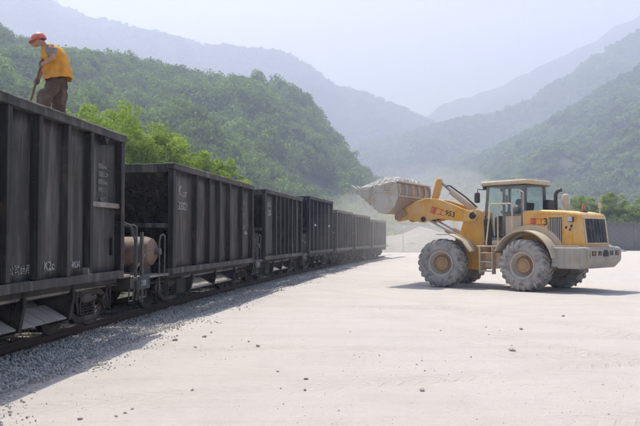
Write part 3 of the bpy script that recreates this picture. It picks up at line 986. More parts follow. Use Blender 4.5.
def coupler(par, u, s, zc=.80):
    mb = MB().box(min(u,u+s*.55), max(u,u+s*.55), -.09, .09, zc-.10, zc+.08)
    mb.prism([(u+s*.5,-.16),(u+s*.72,-.20),(u+s*.86,-.06),(u+s*.80,.12),(u+s*.60,.20),(u+s*.5,.14)], 'z', zc-.16, zc+.14)
    mb.build('coupler', M['cast'], par, bevel=.02)

def wagon(name, label, Ya, Yb, H, zb, ribs, paint, near=1.1, far=.35, level=2, wide_ends=(.0,.0), letters=(), W=2.9):
    P0 = Vector((face_x(Ya), Ya, 0)); P1 = Vector((face_x(Yb), Yb, 0))
    d = (P1-P0); L = d.length; d.normalize(); left = Vector((-d.y, d.x, 0))
    org = P0 + left*(W/2)
    t_ = thing(name, label, 'wagon', frame(org, d, left, Vector((0,0,1))), 'hopper wagons of the train')
    pm_, rm = M[paint], M['rib']
    yo = -W/2; yp = yo + .13            # outer rib plane, plate plane (camera side is -y)
    # rib positions
    edges = [0.0] + ribs + [1.0]
    pw = .17
    us = [e*L for e in edges]
    # plates between ribs
    for a, b_ in zip(us, us[1:]):
        dz = random.uniform(-.012, .012)
        mb = MB()
        n = 9
        for i in range(n+1):               # slightly dished, dented plate
            for j in range(n+1):
                s_, q = i/n, j/n
                z = zb+.10 + (H-.12-zb-.10)*q
                bulge = (.022*math.sin(math.pi*s_)*math.sin(math.pi*q))*(1+dz*30) + .016*noise.noise(Vector((org.y+a+s_*(b_-a)*2.6, q*5.2, org.x)))*math.sin(math.pi*s_)
                mb.v.append((a+.02+(b_-a-.04)*s_, yp + bulge, z))
        for i in range(n):
            for j in range(n):
                k = i*(n+1)+j
                mb.f.append((k, k+n+1, k+n+2, k+1))
        me = mb.mesh('side_panel', 60, fix=False)
        o = link('side_panel', me, pm_, t_)
        so = o.modifiers.new('thick', 'SOLIDIFY'); so.thickness = .012; so.offset = -1 if True else 0
    # ribs (hat sections)
    rb = MB().prism([(-.055,yo+.012),(.055,yo+.012),(.085,yp+.01),(-.085,yp+.01)], 'z', zb+.155, H-.132)
    rb.box(-.055,.055,yo+.018,yp+.01,zb+.142,zb+.154)
    rme = rb.mesh('rib', 30)
    for u in us[1:-1]:
        link('rib', rme, rm, t_, TR(u,0,0), bevel=.008 if level > 1 else 0, seg=1)
    for u0, u1 in ((0, pw), (L-pw, L)):
        MB().box(u0, u1, yo+.006, yp+.008, zb+.142, H-.134).build('corner_post', rm, t_, bevel=.012)
    MB().box(-.02, L+.02, yo-.01, yp+.05, H-.13, H-.012).build('top_chord', pm_, t_, bevel=.012)
    MB().box(-.03, L+.03, yo-.022, yp+.07, H-.011, H+.012).build('rim', M['rim'], t_, bevel=.006)
    MB().box(-.01, L+.01, yo+.012, yp+.05, zb, zb+.14).build('side_sill', pm_, t_, bevel=.01)
    # far side and the ends
    fs_ = MB().box(0, L, 1.30, 1.32, zb, H-.13)
    for u in us[1:-1]: fs_.box(u-.05, u+.05, 1.322, 1.43, zb+.1, H-.14)
    fs_.box(-.02, L+.02, 1.26, 1.46, H-.129, H)
    fs_.build('side_wall', pm_, t_)
    for u, s in ((0, 1), (L, -1)):
        MB().box(min(u, u+s*.10), max(u, u+s*.10), yp+.052, 1.255, H-.20, H-.002).build('end_beam', pm_, t_, bevel=.01)
        sl = min(1.9, L*.3)
        MB().prism([(u+s*.105,H-.16),(u+s*.125,H-.16),(u+s*sl,zb+.20),(u+s*sl,zb-.02),(u+s*(sl-.02),zb-.02),(u+s*(sl-.02),zb+.20)], 'y', yp+.03, 1.29).build('slope_sheet', rm, t_)
        MB().box(min(u+s*.02,u+s*.10), max(u+s*.02,u+s*.10), yp+.012, 1.295, zb+(H-zb)*.42, zb+(H-zb)*.42+.10).build('end_crossbar', pm_, t_, bevel=.008)
        for y in (-.45, .45): MB().box(min(u+s*.03,u+s*.11), max(u+s*.03,u+s*.11), y-.05, y+.05, zb+.01, zb+(H-zb)*.42-.002).build('end_stanchion', pm_, t_)
    # underframe
    MB().box(-near, L+far, -.20, .20, zb-.30, zb-.005).build('centre_sill', M['under'], t_)
    MB().box(0, L, yo+.16, yo+.24, zb-.10, zb-.002).build('sole_bar', M['under'], t_)
    for u, e, s in ((0, near, -1), (L, far, 1)):
        a, b_ = min(u, u+s*e), max(u, u+s*e)
        if e > .5:
            MB().box(a, b_-.002 if s < 0 else b_, yo+.10, 1.3, zb-.02, zb+.03).build('end_platform', M['platform'], t_, bevel=.006)
        MB().box(u+s*e-.06, u+s*e+.06, yo+.08, 1.32, zb-.26, zb-.022).build('end_sill', M['under'], t_, bevel=.01)
        coupler(t_, u+s*e, s)
        for yy in (-.62, .62): MB().tube([(u+s*(e+.05), yy*.35, zb-.25),(u+s*(e+.22), yy*.35, zb-.32),(u+s*(e+.30), yy*.33, zb-.52),(u+s*(e+.42), yy*.25, zb-.60)], .022, 6).build('brake_hose', M['hose'], t_)
    bu = .78
    bogie(t_, bu, level > 0); bogie(t_, L-bu, level > 0)
    # hopper bottom, discharge chutes on both sides and partition plates
    c0, c1 = bu+.98, L-bu-.98
    MB().prism([(-.95,zb-.01),(.95,zb-.01),(.35,.42),(-.35,.42)], 'x', c0+.05, c1-.05).build('hopper', M['under'], t_)
    nb = max(2, int((c1-c0)/1.5))
    seg = (c1-c0)/nb
    for side in (-1, 1):
        for k in range(nb):
            a, b_ = c0+k*seg+.05, c0+(k+1)*seg-.05
            ch = MB().prism([(side*.30,zb-.14),(side*.32,zb-.16),(side*1.16,.335),(side*1.15,.355)], 'x', a, b_).build('chute', M['chute'], t_)
            if level > 1 and side < 0:
                nn = 4
                for q in range(nn):         # wear plates lapped over the chute
                    x0 = a+.02+(b_-a-.04)*q/nn; x1 = a+.02+(b_-a-.04)*(q+1)/nn-.02
                    MB().prism([(-1.23,.305),(-1.235,.325),(-.86,.523),(-.855,.505)], 'x', x0, x1).build('wear_plate', M['chute'], ch)
        for k in range(nb+1):
            a = c0+k*seg
            MB().prism([(side*.25,zb-.02),(side*1.30,zb-.02),(side*1.32,zb-.20),(side*1.24,.27),(side*.95,.20),(side*.25,.36)], 'x', a-.045, a+.045).build('partition_plate', M['under'], t_, bevel=.008, seg=1)
        if level > 0:
            MB().tube([(c0-.5,side*1.22,zb-.11),(c1+.5,side*1.22,zb-.11)], .045, 8).build('shaft', M['cast'] if side > 0 else M['platform'], t_)
    if level > 1:
        # brake gear and boxes hung below the near end
        MB().box(c0-.75, c0-.06, yo+.30, -.9, .24, zb-.14).build('brake_box', M['under'], t_, bevel=.03)
        br = MB()
        br.tube([(-near+.2,yo+.34,zb-.16),(L*.3,yo+.34,zb-.18),(L*.7,yo+.34,zb-.17),(L+far-.1,yo+.34,zb-.16)], .018, 6)
        br.tube([(.2,-.85,.36),(bu+.2,-.85,.40),(c0,-.80,.50)], .02, 6); br.tube([(L-.2,-.85,.36),(L-bu-.2,-.85,.40),(c1,-.80,.50)], .02, 6)
        for u in (bu-.55, L-bu-.62, L-bu+.60):
            br.tube([(u,yo+.26,zb-.05),(u-.05,yo+.26,zb-.28),(u+.02,yo+.26,.30),(u+.10,yo+.26,.30),(u+.13,yo+.26,zb-.28),(u+.09,yo+.26,zb-.05)], .017, 6)
        br.lathe([(bu+.30,.03),(bu+.30,.13),(bu+.66,.13),(bu+.70,.03)], (0,yo+.55,zb-.24), 'x', 14)
        br.build('brake_rigging', M['cast'], t_)
        for u in (L+far-.02, -near+.02):
            MB().tube([(u,yo+.15,zb-.02),(u,yo+.12,zb-.30),(u+.02,yo+.14,.36),(u+.22,yo+.14,.36),(u+.24,yo+.12,zb-.30),(u+.24,yo+.15,zb-.02)], .016, 6).build('stirrup_step', M['handrail'], t_)
    # gear on the near platform
    if near > .8 and level > 0:
        zt = zb+.03
        tk = MB().lathe([(-1.02,.04),(-1.0,.20),(-.93,.29),(-.82,.325),(-.05,.325),(.06,.29),(.13,.20),(.15,.04)], (-.62,-.26,zt+.50), 'y', 26).build('air_tank', M['tank'], t_)
        for y in (-.78,-.12):
            MB().lathe([(y-.025,.327),(y-.025,.334),(y+.025,.334),(y+.025,.327)], (-.62,-.26,zt+.50), 'y', 26).build('tank_strap', M['handrail'], tk)
            MB().box(-.62-.22,-.62+.22,y-.26-.03,y-.26+.03,zt,zt+.24).build('tank_cradle', M['handrail'], tk)
        MB().lathe([(-1.13,.02),(-1.13,.075),(-1.03,.075),(-1.03,.05)], (-.62,-.26,zt+.50), 'y', 12).build('tank_flange', M['handrail'], tk)
        hr = MB()
        hr.tube([(-near+.04,yo+.14,zb-.4),(-near+.04,yo+.14,zt+1.02),(-near+.04,yo+.20,zt+1.06),(-near+.04,-.35,zt+1.06),(-near+.04,-.35,zt)], .022, 6)
        hr.build('end_handrail', M['handrail'], t_)
        hb = MB(); hb.box(-near+.30,-near+.36,yo+.12,yo+.18,zb-.5,zt+.92)
        hb.build('grab_post', M['handrail'], t_)
        lo = MB(); lo.tube([(-.52,yo+.13,zt-.35),(-.52,yo+.13,zt+.70),(-.47,yo+.12,zt+.84),(-.36,yo+.11,zt+.88),(-.26,yo+.11,zt+.84),(-.22,yo+.12,zt+.70),(-.22,yo+.13,zt-.1)], .020, 6)
        lo.build('hooped_rail', M['handrail'], t_)
        lp = MB(); lp.tube([(-near+.1,yo+.2,zt),(-near+.1,yo+.2,zt+.75),(-near+.0,yo+.25,zt+1.05),(-near-.12,yo+.45,zt+1.16)], .02, 6)
        lp.tube([(-near+.12,yo+.22,zt+.1),(-.45,yo+.3,zt+.72)], .014, 5)
        lp.build('curved_rail', M['handrail'], t_)
        pl = MB().box(-near+.02,-near+.58,yo+.074,yo+.096,zb-.22,zb+.05).build('number_plate', M['box_plate'], t_)
        if level > 1:
            me = text_mesh('198', .17, .003, .004)
            link('lettering', me, M['white_letters'], pl, frame((-near+.12,yo+.070,zb-.15),(1,0,0),(0,0,1),(0,-1,0)))
        st = MB()
        for z in (.38,.62): st.box(-near+.1,-near+.5,yo+.10,yo+.16,z,z+.03)
        st.box(-near+.1,-near+.13,yo+.11,yo+.15,.38,zb-.2); st.box(-near+.47,-near+.5,yo+.11,yo+.15,.38,zb-.2)
        st.build('step_irons', M['handrail'], t_)
        hw = MB(); hw.lathe([(-.02,.17),(0,.19),(.02,.17),(0,.15)], (-.20,.75,zt+1.1), 'y', 18, closed=True)
        hw.tube([(-.20,.75,zt),(-.20,.75,zt+1.1)], .02, 6); hw.tube([(-.38,.75,zt+1.1),(-.02,.75,zt+1.1)], .012, 5)
        hw.build('brake_wheel', M['handrail'], t_)
    for body, size, u, z, mat in letters:
        link('lettering', text_mesh(body, size, .002, size*.012), M[mat], t_, frame((u*L, yp-.006, z), (1,0,0), (0,0,1), (0,-1,0)))
    return t_, L, yo, yp, d, left, org

R6 = [.225,.375,.515,.655,.835]
# nearest wagon: ribs measured on the photograph
Ya, Yb = 5.25, 13.25
def rr(zs, a, b_): return [(z-a)/(b_-a) for z in zs]
W1 = wagon('hopper_wagon', 'nearest dark grey hopper wagon, the worker standing on top of it', Ya, Yb, 3.545, .865,
    rr([6.35,7.2,8.0,8.75,9.36,10.16,11.05,11.86], Ya, Yb), 'wag_a', near=1.1, far=.55,
    letters=[('公司自用车', .15, .535, 1.12, 'faint_letters'), ('K2c', .20, .655, 1.13, 'white_letters'), ('4034', .15, .765, 1.13, 'white_letters'),
             ('载重60t', .105, .885, 2.86, 'faint_letters'), ('自重22.5t', .105, .885, 2.72, 'faint_letters'), ('容积36m', .105, .885, 2.58, 'faint_letters'), ('换长1.1', .105, .885, 2.44, 'faint_letters'), ('9812', .13, .895, 2.26, 'faint_letters')])
def extra_w1():
    t_, L, yo, yp, d, left, org = W1
    u0, u1 = .835*L, L-.17
    MB().box(u0, u1, yo+.045, yp-.004, 2.16, 2.25).build('door_ledge', M['platform'], t_, bevel=.01)
    MB().prism([(.90*L-.10,3.41),(.90*L+.10,3.41),(.90*L,3.28)], 'y', yo+.02, yp-.004).build('gusset', M['rib'], t_)
    MB().prism([(.955*L-.03,1.30),(.955*L+.03,1.30),(.955*L+.03,1.62),(.955*L-.03,1.62)], 'y', yp-.06, yp-.012).build('latch', M['rib'], t_, bevel=.01)
    MB().prism([(.822*L-.06,1.0),(.822*L+.09,1.0),(.822*L-.06,1.12)], 'y', yo+.02, yp-.004).build('gusset', M['chute'], t_)
extra_w1()
# gravel load under the worker's feet
def load_of(wg, H):
    t_, L, yo, yp, d, left, org = wg
    mb = MB(); nx, ny = 70, 26
    for i in range(nx+1):
        for j in range(ny+1):
            u = .15 + (L-.3)*i/nx; y = yp+.03 + (1.27-yp-.03)*j/ny
            e = min(j, ny-j)/ny*2
            z = H-.32 + .16*min(1, e*1.2) + .05*noise.noise(Vector((u*2.2, y*2.2, 4)))
            mb.v.append((u, y, z))
    for i in range(nx):
        for j in range(ny): mb.f.append((i*(ny+1)+j, (i+1)*(ny+1)+j, (i+1)*(ny+1)+j+1, i*(ny+1)+j+1))
    m = plain('stone load', (.45,.42,.39), .95, 0, .4, 9, bmp=.8)
    o = link('gravel_load', mb.mesh('gravel_load', 60, fix=False), m, None, frame(org, d, left, (0,0,1)))
    tag(o, 'crushed stone load filling the nearest wagon', kind='stuff')
load_of(W1, 3.545)

Ya, Yb = 15.9, 23.2
W2 = wagon('hopper_wagon', 'brown grey hopper wagon with rusty air tank on its near platform', Ya, Yb, 3.31, .78,
    rr([17.57,18.6,19.5,20.5,21.85], Ya, Yb), 'wag_b', near=1.75, far=.30,
    letters=[('K', .34, .085, 2.62, 'white_letters'), ('13T', .17, .125, 2.60, 'white_letters'), ('32021', .26, .085, 2.28, 'white_letters'),
             ('载重', .15, .855, 2.66, 'faint_letters'), ('60t', .15, .855, 2.46, 'faint_letters'), ('自重', .15, .855, 2.26, 'faint_letters'), ('22t', .15, .855, 2.06, 'faint_letters'), ('容积', .15, .855, 1.86, 'faint_letters')])
def extra_w2():
    t_, L, yo, yp, d, left, org = W2
    MB().prism([(.855*L,1.80),(.895*L,1.78),(.90*L,1.70),(.86*L,1.70)], 'y', yo+.03, yp-.004).build('latch', M['chute'], t_, bevel=.008)
extra_w2()
Ya, Yb = 24.75, 30.9
W3 = wagon('hopper_wagon', 'black hopper wagon with closely spaced ribs, third in the train', Ya, Yb, 3.31, .79,
    rr([26.3,27.0,27.65,28.3,28.95,29.75], Ya, Yb), 'wag_c', near=1.0, far=.25,
    letters=[('K13', .26, .12, 2.72, 'white_letters'), ('320', .30, .12, 2.40, 'white_letters'), ('60t', .16, .80, 2.5, 'faint_letters')])
Ya, Yb = 32.3, 37.9
W4 = wagon('hopper_wagon', 'tall blue black hopper wagon, fourth in the train', Ya, Yb, 3.50, .82,
    rr([33.2,34.05,34.9,35.75,36.6], Ya, Yb), 'wag_d', near=.9, far=.25, level=1)
for wg, uu in ((W4, .22), (W4, .80)):
    t_, L, yo, yp, d, left, org = wg
    MB().box(uu*L-.12, uu*L+.12, yo-.02, yo+.04, 2.12, 2.22).build('latch', M['load'], t_, bevel=.01)
W5 = wagon('hopper_wagon', 'lower grey brown hopper wagon, fifth in the train', 38.9, 43.5, 3.10, .82, [.2,.36,.52,.68,.84], 'wag_e', near=.5, far=.25, level=1)
W6 = wagon('hopper_wagon', 'rusty brown low hopper wagon, second from the far end', 44.4, 49.4, 3.02, .82, [.2,.36,.52,.68,.84], 'wag_e', near=.5, far=.25, level=0)
W7 = wagon('hopper_wagon', 'lowest dusty wagon at the far end of the train', 50.3, 55.4, 2.82, .82, [.2,.36,.52,.68,.84], 'wag_e', near=.5, far=.25, level=0)

# ================================================================== wheel loader
J = Vector((5.96, 23.1, 0))
LO = thing('wheel_loader', 'dusty yellow wheel loader raising a bucket full of stone', 'wheel loader', TR(*J))
FR = RZ(R(132.2))       # rear half of the articulated frame
FF = RZ(R(150.0))       # front half
def P(mb, name, mat, fr, par=None, bevel=.012, smooth=32, seg=2):
    return mb.build(name, M[mat], par or LO, (fr if par is None else None), bevel=bevel, smooth=smooth, seg=seg)

def tyre_mesh():
    mb = MB(); r, wd = .79, .29
    mb.lathe([(-wd*.80,.40),(-wd*1.02,.47),(-wd*1.06,.58),(-wd*.98,.68),(-wd*.86,.735),(-wd*.5,.752),(0,.757),(wd*.5,.752),(wd*.86,.735),(wd*.98,.68),(wd*1.06,.58),(wd*1.02,.47),(wd*.80,.40)], ax='y', n=56, closed=True)
    n = 22
    for k in range(n):
        for s in (-1, 1):
            a0 = 2*math.pi*(k + (.5 if s > 0 else 0))/n
            rings = []
            for q, (y, rr_, da, wa) in enumerate([(.02,.795,.16,.062),(.45,.797,.08,.062),(.80,.790,.0,.066),(1.0,.752,-.045,.070),(1.07,.685,-.07,.070),(1.075,.62,-.085,.055)]):
                yy = s*y*wd
                inner = rr_ - .055 if y < .9 else rr_ - .05
                c = a0 + da
                ring = []
                for aa, r_ in ((c-wa, inner), (c-wa*.72, rr_), (c+wa*.72, rr_), (c+wa, inner)):
                    yo_ = yy + (0 if r_ > inner or y < .9 else -s*.035)
                    ring.append((r_*math.cos(aa), yo_, r_*math.sin(aa)))
                rings.append(ring)
            mb.loft(rings)
    return mb.mesh('tyre', 35)
TYRE = tyre_mesh()
def rim_mesh():
    mb = MB()
    mb.lathe([(.05,.02),(.05,.20),(.06,.30),(.10,.345),(.20,.36),(.245,.372),(.25,.41),(.225,.425),(.0,.43),(-.2,.43),(-.25,.41),(-.24,.36),(-.1,.34),(-.06,.2),(-.06,.02)], ax='y', n=40)
    return mb.mesh('rim', 35)
RIM = rim_mesh()
def hub_mesh():
    mb = MB()
    mb.lathe([(.052,.23),(.075,.235),(.085,.20),(.12,.19),(.16,.175),(.175,.12),(.20,.11),(.205,.02)], ax='y', n=28)
    for k in range(12):
        a = k*math.pi/6
        mb.lathe([(.06,.012),(.105,.014),(.105,.002)], (.215*math.cos(a),0.02,.215*math.sin(a)), 'y', 6)
    return mb.mesh('hub', 35)
HUB = hub_mesh()
for fr, x in ((FR, -1.6), (FF, 1.6)):
    for s in (1, -1):
        Mx = fr @ TR(x, s*1.08, .765) @ (Matrix() if s > 0 else RZ(math.pi)) @ Matrix.Rotation(.2*x+s*.1, 4, 'Y')
        wh = link('wheel', RIM, M['rimy'], LO, Mx)
        link('tyre', TYRE, M['tyre'], wh); link('hub', HUB, M['hub'], wh, Matrix.Diagonal((1.22,1,1.22,1)))
    P(MB().tube([(x,-1.0,.785),(x,1.0,.785)], [.17]*2, 12), 'axle', 'counter', fr, bevel=0)
    P(MB().lathe([(-.30,.16),(-.2,.30),(0,.34),(.2,.30),(.30,.16)], (x,0,.785), 'y', 18), 'differential', 'counter', fr, bevel=0)

# ---- rear half
P(MB().prism([(.05,.75),(.05,1.15),(-1.0,1.25),(-3.0,1.25),(-3.0,.80),(-1.1,.62)], 'y', -.48, .48), 'rear_frame', 'yellow_dusty', FR)
def hood():
    hw = .80
    prof = [(-1.28,1.22),(-1.28,2.43),(-2.0,2.44),(-2.7,2.40),(-3.12,2.32),(-3.20,2.24),(-3.30,1.36),(-3.30,1.22)]
    mb = MB(); n = len(prof)
    ins = {1:.10,2:.10,3:.11,4:.14,5:.06,6:.0,7:.0,0:.0}
    o = P(MB().prism(prof, 'y', -hw, hw), 'hood', 'yellow', FR, bevel=.07, seg=4)
    # side vent
    v = P(MB().box(-2.62,-2.20,hw+.001,hw+.012,1.38,2.20), 'side_vent', 'dark', FR, o, bevel=.01)
    sl = MB()
    for k in range(7): sl.box(-2.60+k*.058,-2.572+k*.058,hw+.010,hw+.028,1.40,2.18)
    P(sl, 'vent_louvre', 'counter', FR, v, bevel=0)
    P(MB().box(-2.17,-2.10,hw+.001,hw+.035,1.70,1.98), 'hood_latch', 'yellow_dusty', FR, o, bevel=.012)
    P(MB().box(-2.95,-2.955+.0,hw,hw+.002,1.3,2.2), 'panel_seam', 'dark', FR, o, bevel=0)
    # door outline seams
    sm = MB()
    for x in (-1.72,-2.68): sm.box(x-.006,x+.006,hw+.001,hw+.004,1.30,2.28)
    sm.box(-2.68,-1.72,hw+.001,hw+.004,2.282,2.294)
    P(sm, 'panel_seam', 'counter', FR, o, bevel=0)
    # grille at the back, leaning with the hood
    ang = math.atan2(.10, .88)
    Mg = TR(-3.30,0,1.36) @ Matrix.Rotation(ang, 4, 'Y')
    g = MB().box(-.012,-.001,-.62,.62,.09,.80, Mg)
    gr = g.build('rear_grille', M['dark'], o, None, bevel=.02)
    s_ = MB()
    for k in range(13): s_.box(-.035,-.012,-.58,.58,.125+k*.05,.140+k*.05, Mg)
    for y in (-.40,-.2,0,.2,.40): s_.box(-.040,-.012,y-.012,y+.012,.11,.78, Mg)
    s_.build('grille_bars', M['dark'], gr)
    fm = MB()
    fm.box(-.03,.02,-.67,-.62,.05,.84,Mg); fm.box(-.03,.02,.62,.67,.05,.84,Mg); fm.box(-.03,.02,-.62,.62,.80,.84,Mg); fm.box(-.03,.02,-.62,.62,.05,.09,Mg)
    fm.build('grille_frame', M['yellow_dusty'], gr, bevel=.01)
    # side work lamp
    lm = P(MB().box(-3.00,-2.84,hw+.001,hw+.09,2.06,2.22), 'work_lamp', 'dark', FR, o, bevel=.02)
    P(MB().box(-2.985,-2.855,hw+.088,hw+.095,2.075,2.205), 'lamp_lens', 'lampglass', FR, lm, bevel=.0)
    # stain marks
    for a, b_ in ((-2.78,1.86),(-2.90,1.80),(-2.94,1.90)):
        P(MB().prism([(a,b_),(a+.07,b_+.01),(a+.05,b_+.07),(a-.01,b_+.09)], 'y', hw+.001, hw+.003), 'scuff', 'dark', FR, o, bevel=0)
    me = text_mesh('厦工', .26, .002, .002)
    link('lettering', me, M['red_letters'], o, frame((-1.56,hw+.004,1.985),(-1,0,0),(0,0,1),(0,1,0)))
    me = text_mesh('3', .30, .002, .01)
    link('lettering', me, M['black_letters'], o, frame((-2.02,hw+.004,1.975),(-1,0,0),(0,0,1),(0,1,0)))
    # exhaust and air cleaner
    ex = P(MB().tube([(-2.05,.12,2.40),(-2.05,.12,2.92),(-2.08,.12,2.99),(-2.16,.12,3.05),(-2.24,.12,3.06)], .058, 12), 'exhaust_pipe', 'dark', FR, bevel=0)
    P(MB().lathe([(2.42,.04),(2.42,.09),(2.62,.10),(2.66,.125),(2.88,.125),(2.92,.10),(2.94,.04)], (-2.30,-.05,0), 'z', 18), 'air_cleaner', 'beige', FR, bevel=0)
    bk = P(MB().box(-2.98,-2.80,-.10,.10,2.36,2.42), 'lamp_bracket', 'dark', FR)
    P(MB().lathe([(2.42,.03),(2.43,.055),(2.55,.052),(2.61,.032),(2.62,.01)], (-2.89,0,0), 'z', 14), 'beacon', 'orange_lens', FR, bk, bevel=0)
    P(MB().tube([(-3.05,-.70,2.28),(-3.05,-.70,2.62)], .022, 6).box(-3.09,-3.01,-.74,-.66,2.50,2.66), 'rear_lamp_post', 'yellow_dusty', FR)
hood()
def counterweight():
    prof = [(-2.42,.86),(-2.42,1.335),(-3.46,1.335),(-3.54,1.26),(-3.52,.92),(-3.32,.70),(-2.62,.70)]
    c = P(MB().prism(prof, 'y', -1.09, 1.09), 'counterweight', 'counter', FR, bevel=.075, seg=4)
    rc = P(MB().box(-3.552,-3.535,-.92,.92,1.02,1.28), 'lamp_panel', 'counter', FR, c, bevel=.01)
    for s in (1, -1):
        P(MB().box(-3.568,-3.551,s*.72-.12,s*.72+.12,1.08,1.22), 'tail_lamp', 'dark', FR, rc, bevel=.012)
        P(MB().box(-3.574,-3.567,s*.75-.06,s*.75+.06,1.10,1.20), 'tail_lens', 'tail', FR, rc, bevel=.006)
        P(MB().box(-3.568,-3.551,s*.36-.10,s*.36+.10,1.08,1.22), 'reverse_lamp', 'dark', FR, rc, bevel=.012)
    P(MB().prism([(-.16,1.05),(.16,1.05),(.18,1.14),(.10,1.24),(-.10,1.24),(-.18,1.14)], 'x', -3.56, -3.54), 'tow_eye', 'black', FR, rc, bevel=0)
    P(MB().box(-2.66,-2.44,1.092,1.11,.76,.88), 'tread_mark', 'counter', FR, c)
    P(MB().box(-3.25,-2.3,.80,1.06,1.337,1.365), 'side_step', 'counter', FR, c)
counterweight()
def arc_shell(cx, cz, r, a0, a1, y0, y1, th=.03, n=18, skirt=0):
    mb = MB(); rings = []
    for k in range(n+1):
        a = R(a0 + (a1-a0)*k/n)
        c, s = math.cos(a), math.sin(a)
        rings.append([(cx+c*r, y0, cz+s*r), (cx+c*r, y1, cz+s*r), (cx+c*(r+th), y1, cz+s*(r+th)), (cx+c*(r+th), y0, cz+s*(r+th))])
    mb.loft(rings)
    if skirt:
        rings = []
        for k in range(n+1):
            a = R(a0 + (a1-a0)*k/n)
            c, s = math.cos(a), math.sin(a)
            rings.append([(cx+c*(r-skirt), y1-.02, cz+s*(r-skirt)), (cx+c*(r-skirt), y1, cz+s*(r-skirt)), (cx+c*r, y1, cz+s*r), (cx+c*r, y1-.02, cz+s*r)])
        mb.loft(rings)
    return mb
for s in (1, -1):
    y0, y1 = (.55, 1.34) if s > 0 else (-1.34, -.55)
    mb = arc_shell(-1.60, .80, .99, 168, 22, y0, y1, .035, 22)
    f = P(mb, 'rear_fender', 'fender', FR, bevel=0)
    inn = []
    m2 = MB(); rings = []
    for k in range(19):
        a = R(170 - 148*k/18); c, s2 = math.cos(a), math.sin(a)
        yi = s*.83
        rings.append([(-1.6+c*.9, yi, .80+s2*.9), (-1.6+c*1.2, yi, .80+s2*1.2), (-1.6+c*1.2, yi-s*.02, .80+s2*1.2), (-1.6+c*.9, yi-s*.02, .80+s2*.9)])
    m2.loft(rings); P(m2, 'fender_liner', 'fender', FR, f, bevel=0)
# cab support, steps and rails
P(MB().box(-1.30,.12,-.66,.66,1.16,1.52), 'cab_base', 'yellow_dusty', FR, bevel=.03)
P(MB().box(-.62,.16,.66,1.12,1.30,1.345), 'walkway', 'yellow_dusty', FR)
for s in (1,-1):
    st = MB()
    for z in (.52,.82,1.10): st.box(-.42,.02,s*1.06-.09,s*1.06+.09,z,z+.035)
    st.box(-.45,-.42,s*1.06-.10,s*1.06+.10,.45,1.33); st.box(.02,.05,s*1.06-.10,s*1.06+.10,.45,1.33)
    P(st, 'ladder', 'yellow_dusty', FR, bevel=.006)
hr = MB()
hr.tube([(-.62,1.10,1.34),(-.62,1.10,2.60),(-.66,1.08,2.66),(-1.0,.98,2.66),(-1.05,.96,2.62),(-1.05,.96,1.82)], .024, 8)
hr.tube([(-.18,1.10,1.34),(-.35,1.10,2.60),(-.40,1.10,2.66),(-.66,1.08,2.66)], .024, 8)
hr.tube([(-1.35,.82,2.42),(-1.35,.82,3.0),(-1.30,.80,3.04),(-1.05,.70,3.04)], .018, 6)
P(hr, 'handrail', 'yellow_dusty', FR, bevel=0)
for z in (2.0,):
    P(MB().tube([(.10,.70,1.6),(.10,.72,2.3)], .02, 6), 'grab_handle', 'dark', FR, bevel=0)

